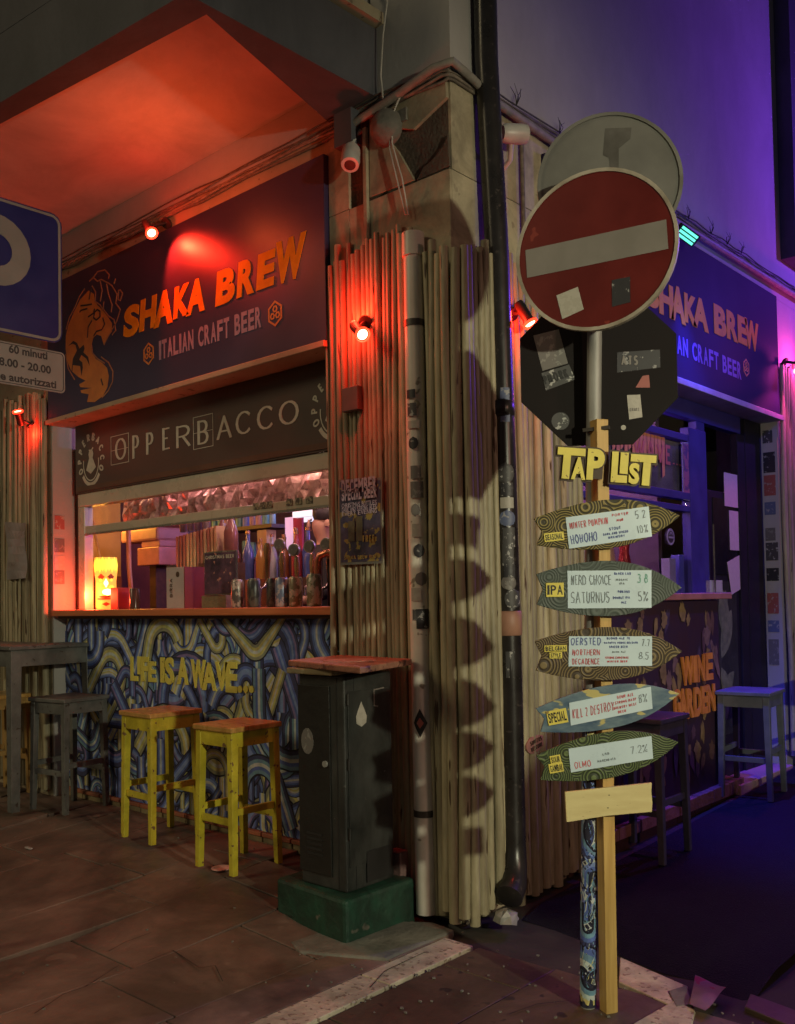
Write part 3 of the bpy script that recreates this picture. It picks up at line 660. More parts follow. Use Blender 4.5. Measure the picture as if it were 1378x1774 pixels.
# serving window
YF = .15
ws = thing('serving_window_tmp', (0, 0, 0)); bpy.data.objects.remove(ws)
wf = MB()
zt, z1, z2, z3 = 2.262, 2.168, 2.026, 1.972
x0 = -3.61; xi = -3.52; xe = -.79
wf.box(x0, xe, YF, YF+.07, z1, zt); wf.box(x0, xi, YF+.001, YF+.07, 1.428, z1-.0005); wf.box(xi+.0005, xe, YF+.004, YF+.065, z3, z2)
WIN = wf.build('serving_window', M['frame_cream'], bld, bevel=.005)
MB().box(XA+.0, x0-.002, YF+.03, YF+.08, 1.43, 2.60).build('window_jamb', M['wood_dark'], bld)
MB().box(xi, xe, YF+.03, YF+.036, z2+.001, z1-.001).build('pane', M['glass'], WIN)
MB().box(xi+.002, xe, YF-.002, YF+.02, z3-.012, z3-.001).build('rail', M['steel'], WIN)
for k, px in enumerate((440, 452, 463, 497, 513, 531)):
    p = onY(px, 878-(px-440)*.12, YF+.003); MB().box(p.x, p.x+.05, YF-.001, YF+.0035, p.z-.018, p.z+.02).build('sticker', mat_marks('rail_sticker', (.3, .3, .2), (.08, .07, .06), 60), WIN)
# crinkled foil garland behind the upper pane
fo = MB(); nx, nz = 64, 4; r = random.Random(9); vs = []
for j in range(nz+1):
    for i in range(nx+1): vs.append((xi+.25+(xe-xi-.25)*i/nx, YF+.16+r.uniform(-.03, .03), z2-.03+(z1-z2+.06)*j/nz))
fo.add(vs, [(j*(nx+1)+i, j*(nx+1)+i+1, (j+1)*(nx+1)+i+1, (j+1)*(nx+1)+i) for j in range(nz) for i in range(nx)])
fo.build('foil_garland', mat('pink_foil', (.72, .50, .44), (.48, .26, .25), 24, .3, metal=.35, bump=1.0, bscale=30), label='crinkled pinkish foil hanging behind the upper pane of the serving hatch', cat='garland')
# banner over the window (brown)
bn = thing('hatch_banner', (-2.2, YF, 2.27), 'brown fabric banner with white serif lettering directly above the serving hatch', 'banner')
MB().box(-3.615, xe, YF-.012, YF+.05, 2.264, 2.755).build('cloth', M['brown_banner'], bn)
MB().box(-3.60, xe, YF-.018, YF-.012, 2.275, 2.31).build('hem', mat('hem', (.12, .06, .035), rough=.7), bn)
pl = lf(YF-.0125); mb = MB()
def onP(px, py): return onY(px, py, YF-.0125)
L1 = [('O', 200, 755, 219, 800), ('P', 230, 751, 241, 797), ('P', 254, 746, 266, 790), ('E', 282, 738, 294, 782), ('R', 306, 732, 330, 779), ('B', 343, 724, 361, 773), ('A', 376, 716, 402, 765), ('C', 409, 707, 436, 757), ('C', 446, 698, 475, 749), ('O', 484, 688, 518, 741)]
tmp = []
for c, a0, b0, a1, b1 in L1:
    p, q = onP(a0, b1), onP(a1, b0)
    glyph(mb, pl, c, p.x, p.z, q.x-p.x, q.z-p.z, .024, .0012, 0, 0, stress=.6, serif=.075)
for (a0, b0, a1, b1) in ((193, 750, 223, 806), (336, 716, 369, 779)):
    p, q = onP(a0, b1), onP(a1, b0); w_, h_ = q.x-p.x, q.z-p.z
    put_ribbon(mb, pl, [(p.x, p.z), (p.x+w_, p.z), (p.x+w_, p.z+h_), (p.x, p.z+h_), (p.x, p.z)], .004, .001)
    put_ribbon(mb, pl, [(p.x, p.z+h_/2), (p.x+w_, p.z+h_/2)], .003, .001)
mb.build('lettering', M['cream_print'], bn, kind='stuff')
def roundel(cx, cz, R, parent, pl, word, m, a0=205, a1=-25, size=None):
    mb = MB(); n = len(word)
    for i, ch in enumerate(word):
        an = radians(a0+(a1-a0)*i/(n-1)); h = size or R*.34
        c = (cx+cos(an)*R*.92, cz+sin(an)*R*1.0); rot = an-pi/2
        gw = G[ch][0]*h; ox, oy = -gw/2, -h/2
        glyph(mb, pl, ch, c[0]+ox*cos(rot)-oy*sin(rot), c[1]+ox*sin(rot)+oy*cos(rot), gw, h, h*.2, .0012, 0, rot=rot)
    put_ribbon(mb, pl, arc(cx, cz-R*.1, R*.62, R*.78, 170, 370, 16), R*.05, .001)
    put_ribbon(mb, pl, arc(cx, cz-R*.1, R*.8, R*.95, 215, 325, 10), R*.16, .001)
    # little seated figure of the emblem
    put_ribbon(mb, pl, [(cx-R*.2, cz-R*.5), (cx-.0*R, cz-R*.1), (cx+R*.22, cz-R*.45)], R*.42, .001)
    put_ribbon(mb, pl, arc(cx, cz+R*.25, R*.08, R*.1, 0, 360, 8), R*.2, .001)
    put_ribbon(mb, pl, [(cx-R*.15, cz+R*.45), (cx-.02*R, cz+R*.36), (cx+R*.18, cz+R*.52)], R*.06, .001)
    mb.build('emblem', m, parent)
p = onP(158, 797); roundel(p.x, p.z, .165, bn, pl, 'OPPERBACCO', M['cream_print'])
p = onP(577, 706); roundel(p.x-.0, p.z, .155, bn, pl, 'OPPERBACCO', M['cream_print'])
# ledge under the shop sign
MB().box(XA+.001, -.80, -.05, YF+.05, 2.757, 2.79).build('ledge', M['band'], bld, bevel=.004)
# ------------------------------------------------------------------ main shop sign (hatch side)
sg = thing('shop_sign', (-2.25, -.03, 2.79), 'long navy shop sign above the serving hatch, lit by a red spotlight', 'shop sign', group='navy shop signs of the bar')
MB().box(-3.70, -.803, -.028, .028, 2.792, 3.762).build('board', M['navy'], sg, bevel=.003)
def sign_letters(pl, conv, parent, boxes, sub, th, m1, m2, swap=0):
    for i, (c, a0, b0, a1, b1) in enumerate(boxes):
        mb = MB(); p, q = conv(a0, b1), conv(a1, b0)
        u0 = p[0]; v0 = p[1]; glyph(mb, pl, c, u0, v0, q[0]-u0, q[1]-v0, th, .003, 0, slant=0)
        mb.build('letter', m1, parent)
    for (t, a0, b0, a1, b1) in sub:
        p, q = conv(a0, b1), conv(a1, b0); mb = MB()
        text(mb, pl, t, p[0], p[1], q[1]-p[1], .022, width=q[0]-p[0], depth=.0015)
        mb.build('lettering', m2, parent)
pl = lf(-.0285); cv = lambda px, py: (lambda v: (v.x, v.z))(onY(px, py, -.0285))
# letter boxes: left px, top py, right px, bottom py measured at the letter's own middle
BX = [('S', 215, 529, 240, 583), ('H', 243, 516, 269, 571), ('A', 268, 504, 299, 564), ('K', 302, 494, 328, 549), ('A', 324, 484, 355, 543),
      ('B', 375, 466, 406, 526), ('R', 412, 450, 440, 512), ('E', 446, 437, 474, 499), ('W', 476, 412, 526, 487)]
bx2 = [(c, a, b, a2, b2) for c, a, b, a2, b2 in BX]
# perspective: convert at box centre so that height is right
for c, a0, b0, a1, b1 in BX:
    mx_ = (a0+a1)/2; zt_ = cv(mx_, b0)[1]; zb_ = cv(mx_, b1)[1]; u0 = cv(a0, (b0+b1)/2)[0]; u1 = cv(a1, (b0+b1)/2)[0]
    mb = MB(); fglyph(mb, pl, c, u0-.01, zb_, u1-u0+.01, zt_-zb_, .003, bold=.05, slant=.12)
    mb.build('letter', M['orange_print'], sg)
def line_text(t, x0, yt0, yb0, x1, yt1, yb1, th, m, parent, pl, cv, cw=1, slant=0, nm='lettering'):
    zt_ = (cv(x0, yt0)[1]+cv(x1, yt1)[1])/2; zb_ = (cv(x0, yb0)[1]+cv(x1, yb1)[1])/2
    u0 = cv(x0, (yt0+yb0)/2)[0]; u1 = cv(x1, (yt1+yb1)/2)[0]
    mb = MB(); ftext(mb, pl, t, u0, zb_, zt_-zb_, u1-u0, bold=.03); return mb.build(nm, m, parent, kind='stuff')
line_text('ITALIAN CRAFT BEER', 276, 588, 622, 453, 533, 569, .030, M['lilac_print'], sg, pl, cv)
def hop(cx, cz, R, pl, parent, m):
    mb = MB(); put_ribbon(mb, pl, [(cx+R*cos(radians(60*i+30))*.9, cz+R*sin(radians(60*i+30))) for i in range(7)], R*.16, .0015)
    for s in range(3):
        an = radians(90+120*s); c = (cx+R*.38*cos(an), cz+R*.38*sin(an)); put_ribbon(mb, pl, arc(c[0], c[1], R*.24, R*.24, 0, 360, 6), R*.13, .0015)
    mb.build('emblem', m, parent)
for px, py in ((258, 613), (477, 543)):
    c = cv(px, py); hop(c[0], c[1], .065, pl, sg, M['orange2'])
# wave-and-surfer emblem
Z = lambda x_, y_: cv(100+x_/6.336, 440+y_/6.336)
def flat(pts, m, n0, parent=sg, name='emblem'):
    from mathutils.geometry import tessellate_polygon
    q2 = [Z(*p) for p in pts]; tri = tessellate_polygon([[Vector((x_, y_, 0)) for x_, y_ in q2]])
    mb2 = MB(); mb2.add([pl.p(*p, n0) for p in q2], [tuple(t) for t in tri])
    # make faces look at the street
    for i, f in enumerate(mb2.f):
        a_, b_, c_ = [mb2.v[k] for k in f]
        if (b_-a_).cross(c_-a_).dot(pl.N) < 0: mb2.f[i] = f[::-1]
    return mb2.build(name, m, parent)
body = [(345, 400), (250, 500), (190, 620), (120, 780), (92, 900), (90, 1040), (110, 1180), (150, 1280), (230, 1350), (310, 1392), (240, 1430), (250, 1462), (375, 1470), (255, 1496), (262, 1525), (345, 1540), (335, 1580), (325, 1625), (410, 1625), (500, 1560), (550, 1460), (565, 1340), (545, 1250), (490, 1195), (420, 1150), (385, 1090), (375, 1000), (395, 920), (430, 885), (480, 900), (510, 1000), (560, 905), (600, 850), (600, 760), (560, 700), (500, 620), (440, 560), (410, 500), (400, 440)]
flat(body, M['orange2'], .001)
surfer = [(120, 1010), (175, 955), (215, 975), (245, 1040), (290, 995), (300, 1040), (285, 1080), (340, 1130), (355, 1230), (320, 1150), (265, 1110), (240, 1160), (275, 1190), (280, 1250), (265, 1340), (250, 1230), (170, 1220), (165, 1290), (155, 1290), (170, 1150), (215, 1060), (200, 1000), (170, 985)]
flat(surfer, M['dark_print'], .0016)
mb = MB(); st = [[(395, 260), (440, 300), (480, 280), (560, 320), (600, 350), (655, 440), (640, 540), (690, 610), (650, 740), (560, 900), (510, 1000)], [(350, 300), (400, 250), (440, 195), (520, 175), (570, 230), (560, 270)], [(300, 380), (240, 470), (190, 590), (130, 700), (95, 830)],
    [(380, 350), (420, 420), (410, 520), (470, 560), (500, 620)], [(470, 300), (490, 400), (470, 520)], [(540, 330), (560, 440), (600, 560), (590, 640)], [(670, 400), (665, 500), (690, 510), (715, 430), (690, 395), (670, 400)],
    [(480, 1130), (560, 1190), (610, 1290), (605, 1400), (560, 1500), (490, 1580)], [(375, 1000), (385, 1090), (440, 1150), (520, 1200)], [(90, 1100), (120, 1260), (190, 1380)], [(620, 330), (640, 270)], [(510, 520), (500, 600), (560, 680), (620, 720), (640, 840), (600, 890)]]
for s in st: put_ribbon(mb, pl, [Z(*p) for p in s], .0085, .0019)
mb.build('emblem', mat('maroon_line', (.42, .20, .10), rough=.5), sg)
mb = MB()
for s in [[(255, 570), (330, 560), (380, 550)], [(245, 640), (260, 620), (330, 600)], [(340, 690), (400, 650), (410, 600)], [(410, 640), (400, 700), (430, 725), (470, 690), (470, 630), (440, 610), (410, 640)], [(380, 730), (340, 800), (330, 920)], [(500, 700), (520, 770), (490, 830), (430, 850), (400, 900)], [(370, 380), (350, 500)], [(480, 1370), (500, 1440)]]:
    put_ribbon(mb, pl, [Z(*p) for p in s], .010, .0026)
mb.build('emblem', M['dark_print'], sg)
# ------------------------------------------------------------------ alley side: sign, window, door
sr = thing('shop_sign', (-.03, 2.4, 2.8), 'navy shop sign with orange lettering partly behind the round signs on the alley side', 'shop sign', group='navy shop signs of the bar')
YR = 4.02
MB().box(-.028, .024, .765, YR, 2.832, 3.763).build('board', M['navy_matte'], sr, bevel=.003)
MB().box(-.14, .045, .765, YR+.02, 2.79, 2.831).build('ledge', mat('lilac_ledge', (.42, .38, .42), rough=.6), bld, bevel=.004)
plr = rf(.0245); cvr = lambda px, py: (lambda v: (v.y, v.z))(onX(px, py, .0245))
RX = [('S', 1120, 482, 1140, 533), ('H', 1143, 491, 1165, 548), ('A', 1163, 497, 1186, 558), ('K', 1187, 512, 1206, 562), ('A', 1201, 517, 1226, 571),
      ('B', 1238, 531, 1257, 582), ('R', 1260, 541, 1277, 590), ('E', 1279, 549, 1293, 596), ('W', 1291, 556, 1313, 606)]
for c, a0, b0, a1, b1 in RX:
    mx_ = (a0+a1)/2; zt_ = cvr(mx_, b0)[1]; zb_ = cvr(mx_, b1)[1]; u0 = cvr(a0, (b0+b1)/2)[0]; u1 = cvr(a1, (b0+b1)/2)[0]
    mb = MB(); fglyph(mb, plr, c, u0-.01, zb_, u1-u0+.02, zt_-zb_, .003, bold=.05)
    mb.build('letter', M['orange_print'], sr)
line_text('ITALIAN CRAFT BEER', 1130, 569, 606, 1284, 622, 648, .030, mat('blue_print', (.14, .12, .45), rough=.6), sr, plr, cvr)
c = cvr(1293, 637); hop(c[0], c[1], .06, plr, sr, M['orange2'])
# right window and door set back
XW = -.13; Y0 = .95; YD = 4.0
MB().box(-.30, -.005, .855, .948, -.05, 2.789).build('window_jamb', M['plaster'], bld)
def rb_(y0, y1, z0, z1, x0=XW-.06, x1=XW, m='frame_blue', name='window_frame', parent=bld, **k):
    return MB().box(x0, x1, y0, y1, z0, z1).build(name, M[m], parent, bevel=.003, **k)
aw = rb_(2.72, 3.0, 1.465, 2.60, name='alley_window')
rb_(Y0, 3.62, 2.66, 2.788, parent=aw)
rb_(Y0, 2.719, 2.10, 2.15, parent=aw); rb_(Y0, 2.719, 2.02, 2.06, parent=aw); rb_(Y0, 2.719, 2.5, 2.545, parent=aw, x1=XW-.002)
rb_(2.85, 3.001, .12, 1.46, parent=aw, x1=XW+.004)
rb_(2.85, 2.98, 2.601, 2.659, parent=aw)
MB().box(XW-.035, XW-.03, Y0, 2.719, 1.47, 2.655).build('pane', M['glass'], aw)
rb_(3.56, 3.70, .1, 2.66, m='frame_dark', name='door_frame', x1=XW-.004); rb_(3.702, YD-.002, .1, 2.789, m='frame_dark', name='door_frame', x1=XW+.0)
dr = rb_(3.03, 3.555, .12, 2.2, m='frame_dark', name='door', x0=XW-.04, x1=XW-.02)
MB().box(XW-.0195, XW-.017, 3.10, 3.50, .45, 1.55).build('door_panel', M['cabinet'], dr)
MB().box(XW-.0195, XW-.015, 3.12, 3.50, 1.6, 2.15).build('pane', M['mirror_glass'], dr)
MB().cyl((XW+.01, 3.06, 1.25), (XW+.01, 3.06, 1.95), .008, 8).build('handle', M['steel'], dr)
# leaf print on the door's lower glass
mb = MB(); pd = rf(XW-.0165)
for (u, v, l, a_) in ((3.2, 1.0, .4, 60), (3.3, 1.1, .42, 100), (3.18, .7, .3, 40), (3.35, .65, .33, 120), (3.25, .55, .2, 85), (3.22, 1.2, .3, 75)):
    ca, sa = cos(radians(a_)), sin(radians(a_)); pts = []
    for t in [i/10 for i in range(11)]: wv = .22*l*sin(pi*t)**.8; pts.append((t*l, wv))
    pts += [(p_[0], -p_[1]) for p_ in reversed(pts[1:-1])]
    mb.add([pd.p(u+x_*ca-y_*sa, v+x_*sa+y_*ca, .0005*(1+len(mb.f))) for x_, y_ in pts], [tuple(range(len(pts)))])
mb.build('leaf_print', mat('leaf_print', (.22, .24, .15), (.12, .14, .09), 20, .5), dr)
# right counter, mural, kick
MB().box(-.16, .035, Y0, 2.98, 1.425, 1.468).build('counter_shelf', mat('pink_shelf', (.50, .20, .16), rough=.4), bld, bevel=.006)
MB().box(-.25, -.012, Y0, 2.848, .16, 1.42).build('counter_wall', mat('purple_ground', (.035, .018, .05), (.05, .02, .035), 5, .6), bld)
y = .86
while y < 3.0:
    y1 = y+.25
    MB().box(-.2, .03+random.uniform(0, .006), y, y1-.006, .10, .165+.012*(y-.9)).build('brick', M['pink_tile'], bld, bevel=.005)
    MB().box(-.2, .012, y, y1-.005, -.02, .097).build('brick', M['wood_dark'], bld, bevel=.005); y = y1  # dark brown stands for the shade below the pink tiles
MB().box(-.6, .05, 3.0, 4.0, -.02, .15).build('door_step', mat('pink_marble', (.62, .40, .42), (.5, .3, .33), 6, .35), bld, bevel=.006)
gm = MB(); gm.c = []; rr_ = random.Random(4); plm = rf(-.0115)
def leafy(u, v, s, col, kind):
    if kind == 0: pts = [(0, -1), (.3, -.75), (.5, -.7), (.55, -.35), (.8, -.2), (.65, .15), (.75, .5), (.4, .6), (.2, .95), (.02, .7), (-.2, .95), (-.4, .6), (-.75, .5), (-.65, .15), (-.8, -.2), (-.55, -.35), (-.5, -.7), (-.3, -.75)]
    else: pts = [(0, -1.3), (.28, -.7), (.45, 0), (.4, .6), (.15, 1.1), (0, .8), (-.15, 1.1), (-.4, .6), (-.45, 0), (-.28, -.7)]
    an_ = rr_.uniform(-.5, .5); pts = [(x_*rr_.uniform(.7, 1.25), y_*rr_.uniform(.85, 1.15)) for x_, y_ in pts]; pts = [(x_*cos(an_)-y_*sin(an_), x_*sin(an_)+y_*cos(an_)) for x_, y_ in pts]
    k = len(gm.f); gm.add([plm.p(u+p_[0]*s*.8, v+p_[1]*s, .0002+.00006*k) for p_ in pts], [tuple(range(len(pts)))]); gm.c.append((*col, 1))
for i in range(110):
    u, v = rr_.uniform(1.0, 2.80), rr_.uniform(.22, 1.36)
    leafy(u, v, rr_.uniform(.04, .085), rr_.choice([(.26, .17, .10), (.30, .20, .10), (.17, .09, .08), (.12, .06, .10), (.22, .13, .15), (.08, .05, .12)]), rr_.choice((0, 0, 1)))
gm.build('mural', M['mural'], bld, label='purple mural of tan vine leaves', kind='stuff')
wl = thing('wine_lettering', onX(1205, 1240, -.008), 'orange lettering WINE GARDEN fixed on the purple leaf mural', 'lettering')
plw = rf(-.006); cw_ = lambda px, py: (lambda v: (v.y, v.z))(onX(px, py, -.006))
for c, a0, b0, a1, b1 in [('W', 1179, 1137, 1199, 1187), ('I', 1199, 1136, 1206, 1182), ('N', 1206, 1134, 1219, 1181), ('E', 1219, 1131, 1232, 1178),
                          ('G', 1166, 1194, 1176, 1247), ('A', 1176, 1193, 1187, 1246), ('R', 1188, 1192, 1199, 1244), ('D', 1201, 1190, 1212, 1241), ('E', 1214, 1188, 1224, 1236), ('N', 1224, 1185, 1236, 1233)]:
    mx_ = (a0+a1)/2; zt_ = cw_(mx_, b0)[1]; zb_ = cw_(mx_, b1)[1]; u0 = cw_(a0, b0)[0]; u1 = cw_(a1, b0)[0]
    mb = MB(); fglyph(mb, plw, c, u0-.004, zb_, u1-u0+.008, zt_-zb_, .012, bold=.045); mb.build('letter', M['orange_letter'], wl)
# things behind / on the alley window
def poster(name, pl, u0, u1, v0, v1, n, m, border=None, label=None, cat='poster', wavy=0, sub=None, border_m='sign_white', **k):
    mb = MB(); t = .002
    if border: mb.prism([pl.p(u0-border, v0-border, n-t), pl.p(u1+border, v0-border, n-t), pl.p(u1+border, v1+border, n-t), pl.p(u0-border, v1+border, n-t)], pl.N*t, 1)
    mb.prism([pl.p(u0, v0, n), pl.p(u1, v0, n), pl.p(u1, v1, n), pl.p(u0, v1, n)], pl.N*.001, 0)
    return mb
art1 = mat_marks('poster_art', (.30, .10, .22), (.10, .05, .20), 24, .5)
art2 = mat('poster_art_beer', (.40, .32, .12), (.10, .09, .14), 22, .5, mixlo=.42, mixhi=.58)
plx = rf(XW-.029)
def rposter(px0, py0, px1, py1, x_, name, m, label, cat, border=.008, extra=None):
    a_, b_ = onX(px0, py0, x_), onX(px1, py1, x_); pl_ = rf(x_)
    o = thing(name, (x_, a_.y, b_.z), label, cat)
    mb = poster('x', pl_, a_.y, b_.y, b_.z, a_.z, .001, m, border=border); mb.build('sheet', [m, M['lilac_print']], o)
    if extra: extra(o, pl_, a_.y, b_.y, b_.z, a_.z)
    return o
rposter(1183, 768, 1211, 868, XW-.004, 'poster', art1, 'purple poster in the upper panes of the alley window', 'poster')
def beer_txt(o, pl_, u0, u1, v0, v1):
    mb = MB(); text(mb, pl_, 'BEER', u0+.02, v1-.13*(v1-v0)-.02, .11*(v1-v0), .012, width=(u1-u0)-.04, depth=.0008, base=.002)
    mb.build('lettering', M['cream_print'], o)
rposter(1199, 908, 1222, 988, XW-.004, 'poster', art2, 'white-edged beer poster low in the alley window beside the blue post', 'poster', extra=beer_txt)
c = onX(1162, 930, XW-.027)
st_ = thing('round_sticker', c, 'round lilac sticker on the alley window glass', 'sticker')
MB().lathe(c, [(0, 0), (.055, 0), (.055, .002), (0, .002)], 24, axis=(1, 0, 0)).build('disc', M['lilac_print'], st_)
MB().lathe(c+Vector((.0022, 0, 0)), [(0, 0), (.04, 0), (.04, .001), (0, .001)], 24, axis=(1, 0, 0)).build('print', M['dark_print'], st_)
mb = MB(); pz = rf(c.x+.0035); put_ribbon(mb, pz, [(c.y-.035, c.z-.004), (c.y+.035, c.z-.004)], .012, .0006); put_ribbon(mb, pz, arc(c.y, c.z+.01, .018, .018, 0, 180, 8), .008, .0006); mb.build('print', M['lilac_print'], st_)
# orange dripping decal
a_ = onX(1095, 745, XW-.028); mb = MB(); rr_ = random.Random(8); ux = a_.y
pld = rf(XW-.0285)
for i in range(14):
    u = ux-.25+i*.05; l = rr_.uniform(.12, .30)
    mb.add([pld.p(u, 2.495, .001), pld.p(u, 2.495-l, .001), pld.p(u+.035, 2.495-l+.02, .001), pld.p(u+.046, 2.495, .001)], [(0, 1, 2, 3)])
mb.build('drip_decal', mat('orange_decal', (.75, .28, .12), (.55, .18, .12), 18, .6), label='orange dripping decal inside the top of the alley window', cat='decal')
text_m = MB(); p_ = onX(1098, 760, XW-.026); q_ = onX(1178, 770, XW-.026)
text(text_m, rf(XW-.027), 'WAVE...', p_.y, 2.32, .13, .022, width=q_.y-p_.y, depth=.001); text_m.build('window_lettering', mat('red_letter', (.6, .15, .15), rough=.5), label='red lettering WAVE... on the upper pane of the alley window', cat='lettering')
big = mat('window_print', (.22, .20, .26), (.08, .07, .13), 7, .5, stretch=(1, .35, 1.2), specks=(.50, .42, .46), sscale=16, samt=.10)
o = MB(); p_ = onX(1075, 860, XW-.045); o.box(XW-.05, XW-.045, 1.55, 2.70, 2.16, 2.49); o.build('window_poster', big, label='wide greyish beach print behind the upper panes of the alley window', cat='poster')
for i, (px, py0, py1, w_, mm, nm, lab) in enumerate(((1086, 930, 1000, .10, mat('red_foil', (.55, .04, .05), (.25, .02, .03), 14, .25, metal=.4, bump=.8), 'gift_bag', 'shiny red foil bag inside the alley window'), (1060, 920, 1000, .09, M['skin'], 'vase', 'pale pinkish vase inside the alley window'), (1040, 915, 1000, .10, M['sign_white'], 'jug', 'white jug inside the alley window behind the tap list boards'),
        (1136, 968, 1024, .09, M['lilac_print'], 'card_stand', 'white card stand at the right of the alley window ledge'), (1153, 962, 1024, .07, mat('blue_box', (.12, .12, .5), rough=.4), 'bottle_box', 'blue box on the alley window ledge'), (1190, 1006, 1024, .28, M['whitepaper'], 'paper_strip', 'white strip leaning on the alley counter'))):
    a_, b_ = onX(px, py0, XW-.14), onX(px, py1, XW-.14)
    if nm in ('gift_bag', 'vase', 'jug'):
        H_ = a_.z-1.47; MB().lathe((XW-.16, a_.y, 1.47), [(0, 0), (w_*.42, 0), (w_*.55, H_*.35), (w_*.3, H_*.75), (w_*.42, H_), (0, H_*.97)], 12).build(nm, mm, label=lab, cat={'gift_bag': 'bag', 'vase': 'vase', 'jug': 'jug'}[nm], smooth=True)
    else: MB().box(XW-.02 if nm == 'paper_strip' else XW-.1, XW-.0 if nm == 'paper_strip' else XW-.04, a_.y, a_.y+w_, 1.47, a_.z).build(nm, mm, label=lab, cat={'card_stand': 'card stand', 'bottle_box': 'box', 'paper_strip': 'paper'}[nm], bevel=.002)
lamp('POINT', 'alley_window_light', (-.34, 2.0, 2.62), (1.0, .35, .5), 3.5, shadow_soft_size=.03)
# papers on the door
for (x0_, y0_, x1_, y1_, tl, lb) in ((1254, 818, 1292, 882, 0, 'topmost of the papers taped to the alley door'), (1263, 884, 1296, 955, 0, 'middle paper taped to the alley door'), (1262, 962, 1300, 1020, 14, 'tilted lowest paper on the alley door')):
    a_, b_ = onX(x0_, y0_, XW-.012), onX(x1_, y1_, XW-.012); u0, u1, v0, v1 = a_.y, b_.y, b_.z, a_.z; cu_, cv_ = (u0+u1)/2, (v0+v1)/2; ps = []
    for u, v in ((u0, v0), (u1, v0), (u1, v1), (u0, v1)):
        du, dv = u-cu_, v-cv_; t_ = radians(tl); ps.append(rf(XW-.012).p(cu_+du*cos(t_)-dv*sin(t_), cv_+du*sin(t_)+dv*cos(t_), 0))
    MB().prism(ps, (.002, 0, 0)).build('paper_notice', mat('notice', (.62, .50, .55), (.56, .44, .5), 40, .7), label=lb, cat='notice')
# far pillar with stickers
MB().box(-.5, -.003, YR+.021, 9, -.05, 3.763).build('far_pillar', M['plaster'], bld)
MB().box(-.13, -.004, YR, YR+.02, .05, 2.79).build('sticker_jamb', M['plaster'], bld)
STK = [mat_marks('sticker_a', (.07, .07, .07), (.42, .42, .40), 38, .40), mat_marks('sticker_b', (.30, .30, .29), (.03, .03, .035), 38, .62), mat_marks('sticker_c', (.42, .34, .28), (.36, .10, .08), 34, .60),
       mat_marks('sticker_d', (.35, .35, .36), (.12, .15, .26), 34, .60), mat_marks('sticker_e', (.16, .15, .14), (.26, .25, .23), 38, .42), mat_marks('sticker_f', (.46, .44, .38), (.42, .40, .34), 38, .5)]
rr_ = random.Random(21)
for i, (py, h) in enumerate(((755, .10), (800, .16), (840, .16), (880, .10), (925, .1), (955, .14), (995, .1), (1045, .16), (1085, .09), (1130, .2))):
    b_ = onY(1341+(py-755)*.02, py, YR-.002)
    w_ = rr_.uniform(.07, .10); MB().box(-.115, -.115+w_, YR-.003, YR-.0005, b_.z-h/2, b_.z+h/2).build('sticker', STK[i % 5], bld)
# ------------------------------------------------------------------ bamboo cladding
BP = random.Random(31)
def cane(parent, x, y, z0, z1, r, lean=(0, 0), seg=12):
    path = []; rad = []; wx, wy = BP.uniform(-.010, .010), BP.uniform(-.005, .005)
    ph = BP.uniform(0, 6)
    for i in range(seg+1):
        t = i/seg; z = z0+(z1-z0)*t
        path.append((x+wx*sin(ph+t*7)+lean[0]*(t-.5), y+wy*cos(ph+t*5)+lean[1]*(t-.5), z))
        rad.append(r*(1.12-.24*t)*BP.uniform(.93, 1.06))
    mb = MB(); mb.tube(path, rad, 10); o = mb.build('cane', M['bamboo'], parent, smooth=True)
    return o
def cane_row(parent, p0, p1, zt, zb, nrm, rad=.0185, step=.029, top_f=None, bot_f=None):
    p0, p1 = Vector(p0), Vector(p1); L = (p1-p0).length; d = (p1-p0)/L; t = 0; i = 0; nrm = Vector(nrm)
    while t < L:
        r = BP.uniform(.72, 1.18)*rad; p = p0+d*(t+r)+nrm*(r+BP.uniform(0, .012))
        z1 = zt+BP.uniform(-.05, .05)+(top_f(t/L) if top_f else 0); z0 = zb+BP.uniform(0, .05)+(bot_f(t/L) if bot_f else 0)
        cane(parent, p.x, p.y, z0, z1, r, lean=(d.x*BP.uniform(-.02, .02), d.y*BP.uniform(-.02, .02))); t += 2*r*1.0; i += 1
bc = thing('bamboo_cladding', (-.53, -.02, 0), 'bamboo canes covering the hatch-side face of the corner pillar left of the white pipe', 'bamboo cladding', 'bamboo canes nailed to the pillars')
cane_row(bc, (-.815, 0, 0), (-.215, 0, 0), 3.22, .10, (0, -1, 0), top_f=lambda t: .04*sin(t*3)-.03)
bc2 = thing('bamboo_cladding', (0, -.05, 0), 'bamboo canes wrapped round the pillar corner between white and black pipes, showing surfboard shadows', 'bamboo cladding', 'bamboo canes nailed to the pillars')
cane_row(bc2, (-.13, -.025, 0), (.02, -.045, 0), 3.07, .02, (0, -1, 0), rad=.0215)
cane_row(bc2, (.02, -.045, 0), (.058, -.01, 0), 3.07, .01, (.6, -.8, 0), rad=.0215)
cane_row(bc2, (.045, .0, 0), (.055, .20, 0), 3.08, .03, (1, 0, 0), rad=.0215)
bc3 = thing('bamboo_cladding', (.02, .65, 0), 'bamboo canes on the alley face of the corner pillar right of the black pipe', 'bamboo cladding', 'bamboo canes nailed to the pillars')
cane_row(bc3, (.006, .33, 0), (.006, 1.02, 0), 3.12, -.02, (1, 0, 0), rad=.026, bot_f=lambda t: .06*t)
bc4 = thing('bamboo_cladding', (-4.3, -.02, 0), 'bamboo canes on the pillar at the left edge behind the grey table', 'bamboo cladding', 'bamboo canes nailed to the pillars')
cane_row(bc4, (-5.3, 0, 0), (-3.735, 0, 0), 3.0, .12, (0, -1, 0), rad=.022)
